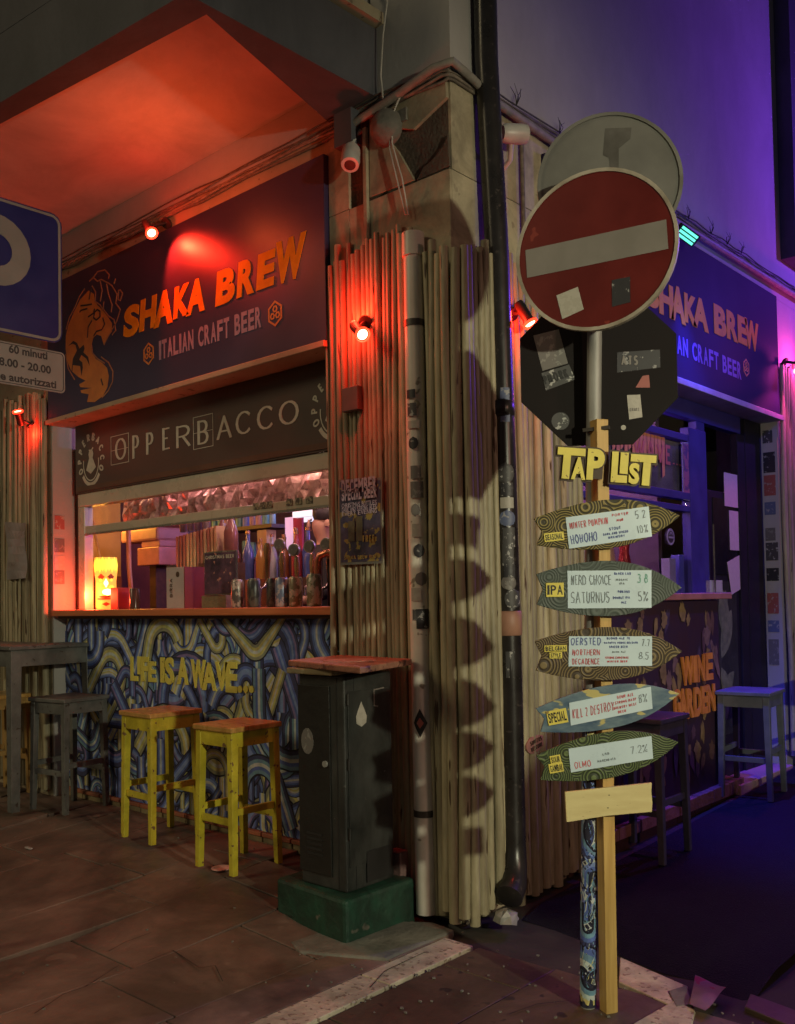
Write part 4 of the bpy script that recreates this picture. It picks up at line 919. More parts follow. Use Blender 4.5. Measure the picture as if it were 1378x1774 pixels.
bc5 = thing('bamboo_cladding', (.0, 4.6, 0), 'bamboo canes on the far alley pillar in magenta light', 'bamboo cladding', 'bamboo canes nailed to the pillars')
cane_row(bc5, (.0, YR+.02, 0), (.0, 5.3, 0), 3.25, .2, (1, 0, 0), rad=.02)
# ------------------------------------------------------------------ pipes
wp = thing('white_downpipe', (-.185, -.09, .03), 'white plastic downpipe with round stickers on the corner pillar', 'pipe')
xp, yp_ = -.17, -.068
pa = [(xp-.01, yp_+.01, 3.09), (xp-.008, yp_+.005, 2), (xp, yp_, 1), (xp+.015, yp_-.012, .035)]
MB().tube(pa, .046, 20).build('pipe', M['pvc'], wp, smooth=True)
MB().cyl((xp-.01, yp_+.01, 3.05), (xp-.01, yp_+.01, 3.16), .053, 20).build('socket', M['pvc'], wp, smooth=True)
for z in (2.72, .47):
    f = (2.72-z)/2.7; MB().cyl((xp-.009+.02*f, yp_+.008-.015*f, z), (xp-.009+.02*f, yp_+.008-.015*f, z+.03), .0495, 20).build('clamp', M['clamp'], wp, smooth=True)
def wrap(parent, cx, cy, r, ang, z, w_, h_, m, name='sticker', shape=0, rows=6):
    mb = MB(); n = 8; vs = []
    for j in range(rows+1):
        v = -1+2*j/rows
        for i in range(n+1):
            u = -1+2*i/n
            if shape == 1: s = sqrt(max(0, 1-v*v)); uu = u*s
            elif shape == 2: uu = u*(1-abs(v))
            else: uu = u
            a_ = ang+uu*w_/2/r; vs.append((cx+cos(a_)*r, cy+sin(a_)*r, z+v*h_/2))
    mb.add(vs, [(j*(n+1)+i, j*(n+1)+i+1, (j+1)*(n+1)+i+1, (j+1)*(n+1)+i) for j in range(rows) for i in range(n)])
    return mb.build(name, m, parent, smooth=True)
def pix_on_pipe(px, py, x_, y_): # height of pixel row at the pipe
    d = (Vector((x_, y_, 0))-CAM).to_2d().length; r = ray(px, py); k = d/r.to_2d().length; return CAM.z+r.z*k
fc = atan2(CAM.y-yp_, CAM.x-xp)
for (py, da, w_, h_, k, sh) in ((685, -.6, .05, .04, 1, 0), (712, -.5, .05, .06, 0, 0), (738, -.3, .07, .035, 5, 0), (770, -.4, .05, .06, 1, 1), (820, -.2, .05, .06, 4, 0), (850, -.1, .065, .075, 4, 0), (885, -.3, .045, .06, 4, 1), (920, -.2, .045, .06, 5, 0), (955, .0, .055, .065, 1, 1), (1003, .2, .06, .065, 4, 1), (1030, -.4, .05, .06, 5, 0), (1072, .35, .07, .09, 1, 0), (1065, -.3, .05, .05, 0, 0)):
    z = pix_on_pipe(725, py, xp, yp_); t = min(1, max(0, (1.5-z)/1.5)); wrap(wp, xp+.012*t, yp_-.01*t, .0472, fc-da*-1, z, w_, h_, STK[k], shape=sh)
z = pix_on_pipe(735, 1250, xp, yp_); wrap(wp, xp+.008, yp_-.006, .0478, fc-.25, z, .07, .13, M['rubber'], shape=2)
wrap(wp, xp+.008, yp_-.006, .0483, fc-.25, z, .035, .05, STK[2], shape=2)
# black drainpipe
bp_ = thing('black_drainpipe', (.10, .25, .05), 'tall black drainpipe covered with stickers at the corner', 'pipe')
bx_, by_ = .085, .262
path = [(.06, .22, 9), (.06, .22, 4.0), (.08, .25, 3.0), (bx_, by_, 2), (bx_+.008, by_, 1), (bx_+.015, by_-.01, .32), (bx_+.03, by_-.03, .22), (bx_+.055, by_-.075, .155), (bx_+.075, by_-.14, .12)]
MB().tube(path, [.056]*5+[.056, .058, .06, .062], 20).build('pipe', M['black_metal'], bp_, smooth=True)
MB().lathe((.08, .25, 2.30), [(.056, 0), (.066, .01), (.066, .07), (.056, .08)], 20).build('collar', M['black_metal'], bp_, smooth=True)
MB().lathe((bx_+.006, by_, 1.28), [(.056, 0), (.061, .004), (.061, .11), (.056, .115)], 20).build('tape', mat('copper_tape', (.45, .24, .16), rough=.5), bp_, smooth=True)
fb = atan2(CAM.y-by_, CAM.x-bx_)
for (py, da, w_, h_, k, sh) in ((822, .0, .09, .10, 0, 1), (850, .1, .06, .06, 1, 0), (873, .1, .065, .05, 5, 0), (900, .1, .08, .08, 3, 1), (932, .2, .06, .09, 0, 0), (962, .1, .055, .10, 0, 0), (988, .2, .055, .07, 1, 0), (1010, .1, .075, .07, 4, 1), (1038, .5, .09, .10, 0, 1), (1150, .15, .05, .12, 0, 0), (1232, .25, .05, .07, 0, 0), (1262, .3, .055, .07, 4, 1), (705, .1, .045, .16, 3, 0)):
    z = pix_on_pipe(880, py, bx_, by_); wrap(bp_, bx_+.004, by_, .0575, fb+da, z, w_, h_, STK[k], shape=sh)
# crumpled foil at the pipe's foot
mb = MB(); r = random.Random(2); mb.lathe((bx_+.10, by_-.20, .02), [(.02, 0), (.06, .01), (.05, .04), (.01, .06)], 9)
for v in mb.v: v += Vector((r.uniform(-.015, .015), r.uniform(-.015, .015), r.uniform(0, .012)))
mb.build('crushed_wrapper', M['galv'], label='crushed shiny wrapper at the foot of the black drainpipe', cat='litter')
# small surfboard plaque on the alley bamboo
pc = onX(928, 1288, .055); bo = MB(); pts = []
for i in range(24):
    t = 2*pi*i/24; u = .085*cos(t); v = .040*sin(t)*(1-.25*cos(t)); pts.append(rf(.05).p(pc.y+u*cos(.18)-v*sin(.18), pc.z+u*sin(.18)+v*cos(.18)))
pq = thing('surfboard_plaque', pc, 'tiny pink surfboard-shaped plaque hung on the bamboo right of the black pipe', 'plaque')
MB().prism(pts, (.012, 0, 0)).build('board', mat('pink_board', (.55, .27, .22), rough=.5), pq, bevel=.002)
mb = MB(); pp = Plane((.0625, pc.y, pc.z), (0, cos(.18), sin(.18)), (0, -sin(.18), cos(.18))); text(mb, pp, 'SURFERS', -.055, .004, .022, .004, width=.10, depth=.001); text(mb, pp, 'WELCOME', -.055, -.026, .022, .004, width=.10, depth=.001); mb.build('lettering', M['brown_edge'], pq)
# ------------------------------------------------------------------ cables, boxes, cameras on the walls
r = random.Random(17)
cbn = thing('cable_bundle', (-1.5, -.02, 3.85), 'bundle of dusty cables running above the shop sign and round the corner', 'cables')
def wob(p0, p1, n, amp, sag=0):
    p0, p1 = Vector(p0), Vector(p1); o = []
    for i in range(n+1):
        t = i/n; q = p0.lerp(p1, t)+Vector((0, 0, r.uniform(-amp, amp)-sag*sin(pi*t*3)**2)); o.append(q)
    return o
for k in range(6):
    z = 3.835+.015*k; d = .010+.006*(k % 3)
    a_ = wob((-7, -d+.004, z), (-.02, -d, z+.01), 34, .010); b_ = wob((d, .03, z+.01), (d, 6, z+.03), 28, .010)
    MB().tube(a_+[Vector((d*.6, -d*.6, z+.012))]+b_, .008 if k < 2 else .0045, 7).build('cable', M['cable'], cbn, smooth=True)
for k in range(10):   # frayed ties and dust tufts
    y = .5+.32*k+r.uniform(-.1, .1); mb = MB()
    for j in range(4): mb.tube([(.03, y, 3.91), (.035+r.uniform(0, .02), y+r.uniform(-.04, .04), 3.95), (.04, y+r.uniform(-.07, .07), 3.97+r.uniform(0, .04))], [.003, .002, .001], 4)
    mb.build('cable_tie', M['rubber'], cbn)
# loop of two big grey conduits at the corner
mb = MB(); mb.tube([(-.62, -.035, 3.83), (-.3, -.04, 3.86), (-.05, -.045, 3.90), (.045, -.02, 3.905), (.05, .12, 3.88), (.04, .3, 3.85), (.035, 1.2, 3.83), (.035, 5, 3.86)], .02, 10)
mb.build('conduit', mat('grey_conduit', (.32, .30, .26), (.22, .2, .17), 20, .6), cbn, smooth=True)
hc = thing('hanging_cable', (-.35, -.03, 3.0), 'thin pale wires hanging down the corner pillar to the top of the white pipe', 'cable')
pts1 = [onY(*p, -.03) for p in ((673, -10), (664, 60), (660, 130), (664, 170), (674, 212), (676, 260), (690, 320), (703, 372))]
pts2 = [onY(*p, -.035) for p in ((702, 150), (690, 175), (678, 205), (680, 250), (697, 310), (708, 372))]
MB().tube(pts1, .004, 6).build('wire', M['cable_white'], hc, smooth=True); MB().tube(pts2, .004, 6).build('wire', M['cable_white'], hc, smooth=True)
c = onY(672, 222, -.01)
jb = thing('bell_housing', c, 'domed grey alarm bell housing high on the corner pillar', 'alarm bell')
MB().lathe(c+Vector((0, .01, .0)), [(.0, 0), (.085, 0), (.09, .02), (.08, .05), (.05, .08), (.0, .09)], 20, axis=(.05, -1, -.1)).build('dome', M['concrete'], jb, smooth=True)
MB().box(c.x-.07, c.x+.12, -.012, .0, c.z+.0, c.z+.06).build('bracket', M['concrete'], jb)
c = onY(613, 215, -.02); MB().box(c.x-.09, c.x+.03, -.07, -.002, c.z-.11, c.z+.06).build('junction_box', M['beam'], label='square dark junction box under the cables left of the corner', cat='junction box')
c = onY(612, 692, -.05); MB().box(c.x-.055, c.x+.055, -.075, -.04, c.z-.06, c.z+.06).build('junction_box', mat('brown_box', (.16, .12, .11), rough=.6), label='small flat brown box on the bamboo below the red spotlight', cat='junction box', bevel=.004)
c = onY(637, 300, -.0); MB().box(c.x-.012, c.x+.012, -.022, -.001, 3.17, 3.80).build('cable_duct', M['stone'], label='narrow cream cable duct running up the pillar beside the camera', cat='cable duct', bevel=.003)
def camera_dome(c, d, nm, lab):
    t = thing(nm, c, lab, 'security camera', 'white security cameras under the cables'); c = Vector(c); d = Vector(d).normalized()
    MB().lathe(c-d*.07, [(.0, 0), (.035, .0), (.045, .02), (.048, .10), (.044, .13), (.03, .132), (.0, .125)], 18, axis=d).build('housing', M['camera_white'], t, smooth=True)
    MB().lathe(c+d*.058, [(.0, 0), (.03, .0), (.028, .006), (0, .007)], 14, axis=d).build('lens', M['rubber'], t, smooth=True)
    return t
c = onY(608, 272, -.09); t = camera_dome(c, (.25, -.35, -.8), 'security_camera', 'white security camera left of the corner, catching red light')
MB().tube([c+Vector((-.02, .02, .06)), c+Vector((-.03, .06, .13)), c+Vector((-.02, .09, .17))], .014, 8).build('arm', M['camera_white'], t, smooth=True)
c = onX(892, 232, .11); t = camera_dome(c, (.45, .85, .1), 'security_camera', 'white bullet camera on the alley side beside the black drainpipe')
MB().tube([c+Vector((-.02, .0, -.03)), c+Vector((-.05, .03, -.10)), c+Vector((-.105, .05, -.12))], .013, 8).build('arm', M['camera_white'], t, smooth=True)
c = onX(905, 290, .02); MB().tube([(.02, c.y, 3.8), (.02, c.y, 3.13)], .012, 8).build('wall_cable', M['cable'], label='dark cable running straight down the alley wall to the bamboo', cat='cable', smooth=True)
# ------------------------------------------------------------------ street signs on the metal pole
pole_b = onZ(1019, 1745); pole_t = onD(1034, 205, (pole_b-CAM).dot(FW))
sp = thing('sign_pole', pole_b, 'galvanised steel pole in front of the corner, its lower half wrapped in blue wave artwork', 'pole')
MB().tube([pole_b, pole_t], .026, 16).build('pole', M['galv'], sp, smooth=True)
axis = (pole_t-pole_b).normalized()
sl = MB(); sl.c = []
tmp = MB(); paint_tubes(tmp, Plane((0, 0, 0), (1, 0, 0), (0, 1, 0)), 0, .175, 0, 1.12, 60, .05, .10, .0, 12, step=.00002, cols=[['navy', 'dk', 'bl', 'te', 'navy'], ['navy', 'pa', 'te', 'bl', 'navy'], ['navy', 'ye', 'pa', 'te', 'navy'], ['navy', 'bl', 'pe', 'pa', 'dk'], ['navy', 'te', 'bl', 'navy']])
e1 = axis.cross(Vector((0, 1, 0))).normalized(); e2 = axis.cross(e1)
for f, c_ in zip(tmp.f, tmp.c):
    vv = []
    for i in f:
        p = tmp.v[i]; a_ = p.x/.0285; rr2 = .0285+p.z; vv.append(pole_b+axis*(p.y+.01)+e1*cos(a_)*rr2+e2*sin(a_)*rr2)
    sl.add(vv, [(0, 1, 2, 3)]); sl.c.append(c_)
MB().cyl(pole_b+axis*.008, pole_b+axis*1.13, .0284, 16).build('sleeve', M['mural_base'], sp, smooth=True)
sl.build('wrap_print', M['mural'], sp)
DP = (pole_b-CAM).dot(FW)
right = Vector((cos(TH), sin(TH), 0)); toward = Vector((sin(TH), -cos(TH), 0))
def frame(c, yaw, tilt=0, roll=0):
    """local frame of a plate: yaw>0 turns its face to the viewer's left"""
    R = Matrix.Rotation(-yaw, 3, 'Z'); U = R @ right; N = R @ toward; V = Vector((0, 0, 1))
    q = Matrix.Rotation(roll, 3, N); U = q @ U; V = q @ V
    return Plane(c, U, V)
def disc(pl, r0, r1, n0, n1, N=56, m=0):
    mb = MB(); vs = []
    for rr3, nn in ((r0, n0), (r1, n0), (r1, n1), (r0, n1)):
        for i in range(N): a_ = 2*pi*i/N; vs.append(pl.p(rr3*cos(a_), rr3*sin(a_), nn))
    fs = [(k*N+i, k*N+(i+1) % N, ((k+1) % 4)*N+(i+1) % N, ((k+1) % 4)*N+i) for k in range(4) for i in range(N)]
    mb.add(vs, fs, m); return mb
def plate(pl, pts, n0, t, m=0): return MB().prism([pl.p(u, v, n0) for u, v in pts], pl.N*t, m)
def circ(r, n=56): return [(r*cos(2*pi*i/n), r*sin(2*pi*i/n)) for i in range(n)]
# no entry
c = onD(1031, 433, DP-.16); pn = frame(c, radians(24), roll=radians(2.5)); RN = .274
t = thing('no_entry_sign', c, 'round red no entry sign with white bar and two small stickers on the pole', 'road sign')
plate(pn, circ(RN-.010), -.001, .004).build('face', M['sign_red'], t)
disc(pn, RN-.012, RN, -.012, .007).build('rim', M['sign_rim'], t)
plate(pn, circ(RN-.011), -.006, .003).build('back', M['sign_back'], t)
plate(pn, [(-.238, -.049), (.238, -.049), (.238, .049), (-.238, .049)], .0035, .0012).build('bar', M['sign_white'], t)
plate(pn, [(-.125, -.215), (-.05, -.195), (-.065, -.115), (-.14, -.13)], .0035, .001).build('sticker', STK[5], t)
plate(pn, [(.045, -.205), (.105, -.2), (.11, -.115), (.05, -.115)], .0035, .001).build('sticker', STK[1], t)
MB().bar(pn.p(0, .16, -.01), pole_b+axis*((pole_t-pole_b).length*.86), .05, .03).build('bracket', M['galv'], t)
# round sign seen from behind
c = onD(1056, 318, DP-.034); pb = frame(c, radians(8))
t = thing('round_sign_back', c, 'grey weathered back of a round road sign at the top of the pole', 'road sign')
plate(pb, circ(.245), 0, .004).build('plate', M['sign_back'], t); disc(pb, .238, .25, -.004, .010).build('rim', M['sign_back'], t)
plate(pb, [(-.02, .10), (.0, .09), (.012, -.05), (.03, -.05), (.035, .12), (.075, .15), (.08, .19), (-.01, .195)], .0042, .0006).build('stain', mat('sign_stain', (.10, .097, .088), (.05, .047, .04), 9, .7), t)
# octagon
c = onD(1037, 638, DP+.055); po = frame(c, radians(3)); ro = .279/cos(pi/8)
t = thing('octagonal_sign_back', c, 'large dark back of an octagonal road sign, dotted with stickers', 'road sign')
plate(po, [(ro*cos(pi/8+i*pi/4), ro*sin(pi/8+i*pi/4)) for i in range(8)], 0, .004).build('plate', M['oct_back'], t, bevel=.001)
def oct_px(px, py):
    d = ray(px, py); k = (po.O-CAM).dot(po.N)/d.dot(po.N); q = CAM+d*k-po.O; return (q.dot(po.U), q.dot(po.V))
for pts, k in (([(924, 582), (968, 571), (984, 630), (940, 643)], 4), ([(938, 647), (986, 632), (997, 658), (946, 677)], 0), ([(1069, 611), (1143, 606), (1144, 637), (1069, 646)], 1), ([(1086, 685), (1109, 684), (1113, 723), (1090, 727)], 5), ([(1113, 652), (1124, 650), (1126, 672), (1101, 672)], 2)):
    plate(po, [oct_px(*p) for p in pts], .0042, .0008).build('sticker', STK[k], t)
for (px, py, R, k) in ((971, 730, .032, 0), (1080, 741, .009, 5)):
    u, v = oct_px(px, py); plate(po, [(u+a_, v+b_) for a_, b_ in circ(R, 20)], .0042, .0008).build('sticker', STK[k], t)
mb = MB(); u, v = oct_px(1076, 634); text(mb, po, 'ATS', u, v, .035, .006, width=.06, depth=.0006, base=.0052); u, v = oct_px(1094, 713); text(mb, po, 'CRAFT', u-.006, v, .012, .0022, width=.034, depth=.0005, base=.0052); mb.build('lettering', M['sign_white'], t)
mb = MB(); u, v = oct_px(945, 668); text(mb, Plane(po.p(u, v), po.U*cos(.3)+po.V*sin(.3), po.V*cos(.3)-po.U*sin(.3)), 'PHORK', 0, 0, .035, .006, width=.09, depth=.0006, base=.0052); mb.build('lettering', M['rubber'], t)
# ------------------------------------------------------------------ tap list post
post_b = onZ(1055, 1752); post_t = onD(1038, 728, (post_b-CAM).dot(FW)-.0)
DPO = (post_b-CAM).dot(FW)
tp = thing('tap_list_post', post_b, 'square yellow pine post fixed to the steel pole and carrying the tap list boards', 'post')
ax = (post_t-post_b); axn = ax.normalized(); pf = frame(post_b, radians(-20))
mb = MB(); U_, N_ = pf.U*.023, pf.N*.023
vs = [post_b-U_-N_, post_b+U_-N_, post_b+U_+N_, post_b-U_+N_]; vs += [v+ax for v in vs]
mb.add(vs, [(3, 2, 1, 0), (4, 5, 6, 7), (0, 1, 5, 4), (1, 2, 6, 5), (2, 3, 7, 6), (3, 0, 4, 7)])
mb.build('shaft', M['post_wood'], tp, bevel=.002)
for zz in (2.04, 1.66):
    f = zz/ax.z; c = post_b.lerp(post_t, f); cp_ = pole_b+axis*zz; MB().bar(cp_-right*.04+toward*.02, c+right*.03+toward*.027, .02, .012).build('clamp', M['clamp'], tp)
FD = DPO-.036     # depth of the board faces
def bpl(px, py, roll, dep=None, yaw=0): return frame(onD(px, py, dep or FD), yaw, roll=radians(roll))
# TAP LIST letters on a dark backing
pt = bpl(1048, 812, -5)
def pxp(pl_, px, py):
    d = ray(px, py); k = (pl_.O-CAM).dot(pl_.N)/d.dot(pl_.N); q = CAM+d*k-pl_.O; return (q.dot(pl_.U), q.dot(pl_.V))
tl = thing('tap_list_lettering', pt.O, 'yellow cut-out lettering TAP LIST with dark outlines near the top of the post', 'lettering')
TL = [('T', 964, 778, 1012, 832), ('A', 988, 795, 1015, 832), ('P', 1015, 781, 1046, 833), ('L', 1059, 786, 1087, 838), ('I', 1073, 786, 1086, 826), ('S', 1087, 801, 1113, 841), ('T', 1088, 789, 1134, 843)]
TLg = [('T', 964, 777, 1012, 831, .30), ('A', 989, 793, 1014, 832, 0), ('P', 1016, 779, 1046, 833, 0), ('L', 1058, 784, 1086, 837, 0), ('I', 1073, 785, 1087, 822, 0), ('S', 1088, 803, 1106, 840, 0), ('T', 1090, 789, 1134, 842, .60)]
bk = MB(); 
def tl_poly(c, x0, y0, x1, y1, fr):
    u0, v0 = pxp(pt, x0, (y0+y1)/2)[0], pxp(pt, (x0+x1)/2, y1)[1]; u1, v1 = pxp(pt, x1, (y0+y1)/2)[0], pxp(pt, (x0+x1)/2, y0)[1]; return u0, v0, u1-u0, v1-v0
for c, x0_, y0_, x1_, y1_, fr_ in TLg:
    u, v, w_, h_ = tl_poly(c, x0_, y0_, x1_, y1_, fr_); th = {'T': .026, 'A': .0175, 'P': .022, 'L': .022, 'I': .022, 'S': .0165}[c]
    mb = MB(); 
    if c == 'T':
        xs = u+w_*fr_+th*.2; segs = [[(u, v+h_-th/2), (u+w_, v+h_-th/2)], [(xs, v+h_-th*.6), (xs-.002, v)]]
        for s_ in segs: put_ribbon(mb, pt, s_, th, .004, .012); put_ribbon(bk, pt, [Vector(s_[0])+(Vector(s_[0])-Vector(s_[1])).normalized()*.007, Vector(s_[1])-(Vector(s_[0])-Vector(s_[1])).normalized()*.007], th+.014, .006, .002)
    else:
        fglyph(mb, pt, c, u, v, w_, h_, .004, .012, bold=.05); fglyph(bk, pt, c, u, v, w_, h_, .006, .002, bold=.05, grow=.007)
    mb.build('letter', M['yellow_letter'], tl)
for (x0_, y0_, x1_, y1_) in ((975, 790, 1046, 826), (1060, 795, 1118, 832)):
    a_, b_ = pxp(pt, x0_, y1_), pxp(pt, x1_, y0_); plate(pt, [(a_[0], a_[1]), (b_[0], a_[1]), (b_[0], b_[1]), (a_[0], b_[1])], .0, .0045).build('backing', M['brown_edge'], tl)
bk.build('backing', M['brown_edge'], tl)
# surfboards
def board(pxl, pyl, pxr, pyr, hh, m, label, wb, tagt, lines, bm='white_board', tagp=None):
    cx, cy = (pxl+pxr)/2, (pyl+pyr)/2; pl0 = frame(onD(cx, cy, FD), 0)
    a_, b_ = Vector(pxp(pl0, pxl, pyl)), Vector(pxp(pl0, pxr, pyr)); roll = atan2(b_.y-a_.y, b_.x-a_.x); pl_ = frame(pl0.O, 0, roll=roll); L = (b_-a_).length
    H = hh*FD/F_/2
    top = []; bot = []
    for i in range(19):
        t = i/18; u = -L/2+L*t
        wv = H*(1-((t-.46)/.54)**2.3) if t > .46 else H*(1-.45*((.46-t)/.46)**1.8)
        if t == 0: wv = H*.55
        top.append((u, wv))
    bot = [(u, -v) for u, v in reversed(top[:-1])]
    pts = top+bot+[(-L/2+.022, 0)]
    t = thing('tap_list_board', pl_.O, label, 'surfboard sign', 'surfboard-shaped boards listing the beers on tap')
    mb = MB(); mb.prism([pl_.p(u, v, 0) for u, v in pts], pl_.N*.012); mb.build('board', m, t, bevel=.0015)
    w4 = [pxp(pl_, *p) for p in wb]; plate(pl_, w4, .012, .003).build('writing_panel', M['white_board'], t)
    # panel frame for writing
    P0, P1, P2, P3 = [Vector(p) for p in w4]  # tl, tr, br, bl
    U2 = (P2-P3); V2 = (P0-P3); wl_ = U2.length; hl = V2.length
    pw = Plane(pl_.p(P3.x, P3.y, .0152), pl_.U*U2.x+pl_.V*U2.y, pl_.U*V2.x+pl_.V*V2.y)
    for (tx, u, v, h, width, mm, th) in lines:
        mb = MB(); text(mb, pw, tx, u*wl_, v*hl, h*hl, th*hl, width=width*wl_, depth=.0004, jit=.05); mb.build('handwriting', M[mm], t, kind='stuff')
    # name tags
    for (tx, x0_, y0_, x1_, y1_) in tagt:
        p0 = Vector(pxp(pl_, x0_, y0_)); p1 = Vector(pxp(pl_, x1_, y1_)); w_ = p1.x-p0.x; h_ = p0.y-p1.y
        plate(pl_, [(p0.x, p1.y), (p1.x, p1.y), (p1.x, p0.y), (p0.x, p0.y)], .012, .004).build('name_tag', M['yellow_letter'], t, bevel=.001)
        mb = MB(); ftext(mb, pl_, tx, p0.x+.004, p1.y+h_*.16, h_*.68, w_-.008, depth=.0006, base=.0162, bold=.02); mb.build('lettering', M['rubber'], t, kind='stuff')
    return t
M['pen_red'] = mat('pen_red', (.60, .12, .14), rough=.6); M['pen_blue'] = mat('pen_blue', (.10, .14, .36), rough=.6); M['pen_grey'] = mat('pen_grey', (.22, .27, .30), rough=.6); M['pen_green'] = mat('pen_green', (.16, .42, .34), rough=.6)
ring1 = mat_rings('olive_rings', (.27, .22, .07), (.04, .035, .015), 11, 75, .33)
ring2 = mat_rings('slate_rings', (.095, .125, .11), (.065, .085, .075), 9, 85, .3)
ring3 = mat_rings('brown_rings', (.20, .15, .065), (.05, .035, .02), 11, 75, .33)
ring5 = mat_rings('green_rings', (.12, .17, .06), (.03, .045, .02), 11, 80, .33)
wave4 = mat('wave_art', (.16, .24, .28), (.05, .10, .17), 9, .45, stretch=(1, 1, 2.5), specks=(.50, .44, .16), sscale=11, samt=.045)
board(927, 922, 1177, 894, 84, ring1, 'olive surfboard sign with swirl carving, first below the TAP LIST letters', [(979, 897), (1122, 878), (1128, 930), (985, 951)], [('SEASONAL', 941, 925, 977, 936)],
      [('WINTER PUMPKIN', .03, .60, .22, .46, 'pen_red', .022), ('HOHOHO', .03, .12, .30, .32, 'pen_blue', .03), ('PORTER', .55, .80, .09, .2, 'pen_red', .02), ('MUR', .60, .62, .09, .08, 'pen_red', .02), ('STOUT', .5, .38, .1, .14, 'pen_blue', .02), ('DARK AND SPICED', .42, .24, .08, .30, 'pen_blue', .018), ('BREWERY', .48, .12, .08, .2, 'pen_blue', .018), ('5.2', .83, .62, .26, .12, 'pen_grey', .022), ('10%', .83, .15, .26, .13, 'pen_grey', .022)])
board(929, 1021, 1180, 1018, 96, ring2, 'slate grey surfboard sign tagged IPA, second board down', [(982, 989), (1127, 988), (1127, 1053), (983, 1054)], [('IPA', 945, 1010, 976, 1034)],
      [('NERD CHOICE', .04, .62, .26, .48, 'pen_grey', .02), ('SATURNUS', .04, .14, .30, .46, 'pen_grey', .02), ('BLACK LAB', .56, .88, .07, .2, 'pen_blue', .018), ('MOSAIC', .58, .72, .06, .14, 'pen_grey', .016), ('IPA', .62, .62, .06, .06, 'pen_grey', .016), ('PONTINO', .60, .40, .07, .14, 'pen_blue', .016), ('DOUBLE IPA', .54, .24, .07, .2, 'pen_blue', .016), ('NZ', .64, .12, .06, .06, 'pen_blue', .016), ('3.8', .84, .66, .24, .12, 'pen_green', .022), ('5%', .84, .18, .26, .12, 'pen_grey', .022)])
board(927, 1136, 1181, 1128, 92, ring3, 'brown surfboard sign tagged BELGIAN STYLE, third board down', [(985, 1102), (1128, 1102), (1128, 1153), (984, 1154)], [('BELGIAN', 942, 1118, 981, 1128), ('STYLE', 951, 1130, 973, 1140)],
      [('OERSTED', .02, .70, .25, .36, 'pen_blue', .03), ('NORTHERN', .04, .36, .20, .33, 'pen_red', .022), ('DECADENCE', .04, .06, .20, .33, 'pen_red', .024), ('BLOND ALE 7%', .45, .88, .08, .28, 'pen_blue', .02), ('NATURAL HOUSE BELGIAN', .42, .74, .07, .4, 'pen_blue', .02), ('SPICED BEER', .48, .60, .08, .22, 'pen_blue', .02), ('DARK ALE', .52, .44, .06, .16, 'pen_grey', .018), ('STRONG CHRISTMAS', .44, .24, .08, .27, 'pen_red', .02), ('WINTER BEER', .46, .12, .07, .24, 'pen_red', .02), ('7.7', .87, .66, .22, .1, 'pen_grey', .022), ('8.5', .84, .22, .24, .12, 'pen_grey', .022)])
board(932, 1247, 1176, 1201, 74, wave4, 'blue and yellow wave-painted surfboard sign tagged SPECIAL, fourth board down', [(985, 1217), (1126, 1189), (1129, 1227), (988, 1256)], [('SPECIAL', 945, 1232, 984, 1250)],
      [('KILL 2 DESTROY', .03, .26, .42, .50, 'pen_red', .03), ('SOUR ALE', .58, .74, .14, .2, 'pen_red', .024), ('STRONG RASP', .55, .52, .12, .26, 'pen_red', .024), ('BREWERY WEST', .53, .30, .12, .28, 'pen_red', .024), ('BEER', .58, .1, .12, .1, 'pen_red', .024), ('8%', .84, .36, .38, .1, 'pen_grey', .03)])
board(932, 1329, 1175, 1285, 78, ring5, 'green swirl-carved surfboard sign tagged SOUR, fifth board down', [(984, 1296), (1127, 1274), (1130, 1313), (988, 1337)], [('SOUR', 951, 1309, 972, 1320), ('GAMBAI', 949, 1323, 976, 1335)],
      [('OLMO', .05, .12, .28, .2, 'pen_red', .03), ('LAB', .40, .48, .10, .08, 'pen_grey', .02), ('MARCHE-ITA', .33, .22, .10, .22, 'pen_grey', .022), ('7.2%', .74, .32, .34, .2, 'pen_grey', .026)])
pk = bpl(1054, 1389, 4.0); t = thing('blank_plank', pk.O, 'blank pale yellow wooden plank, the lowest piece nailed to the tap list post', 'plank')
pp = [pxp(pk, *q) for q in ((978, 1371), (1128, 1355), (1127, 1370), (1129, 1390), (1128, 1405), (1050, 1412), (981, 1423))]
plate(pk, pp, -.0, .014).build('board', M['plank_wood'], t, bevel=.0015)
for q in ((1054, 1376), (1052, 1398)):
    u, v = pxp(pk, *q); plate(pk, [(u+a_, v+b_) for a_, b_ in circ(.002, 8)], .014, .0012).build('screw', M['rubber'], t)
# ------------------------------------------------------------------ parking sign at the left edge
XPK = -1.35
a1 = onX(107, 375, XPK); a2 = onX(107, 597, XPK); ztp, zbt, yr = a1.z, a2.z, (a1.y+a2.y)/2; SZ = ztp-zbt
pkp = rf(XPK)
ps = thing('parking_sign', (XPK, yr-SZ/2, zbt), 'blue square parking sign with white letter, cut by the left edge', 'road sign')
def rrect(u0, u1, v0, v1, R, n=5):
    o = []
    for cx, cy, a_ in ((u1-R, v1-R, 0), (u0+R, v1-R, 90), (u0+R, v0+R, 180), (u1-R, v0+R, 270)): o += arc(cx, cy, R, R, a_, a_+90, n)
    return o
plate(pkp, rrect(yr-SZ, yr, zbt, ztp, .05), 0, .003).build('face', M['sign_blue'], ps)
mb = MB(); put_ribbon(mb, pkp, rrect(yr-SZ+.012, yr-.012, zbt+.012, ztp-.012, .04)+[rrect(yr-SZ+.012, yr-.012, zbt+.012, ztp-.012, .04)[0]], .012, .0012, .003); mb.build('border', M['sign_white'], ps)
bw = onX(50, 450, XPK).y; zc_ = (onX(0, 375, XPK).z+onX(0, 492, XPK).z)/2
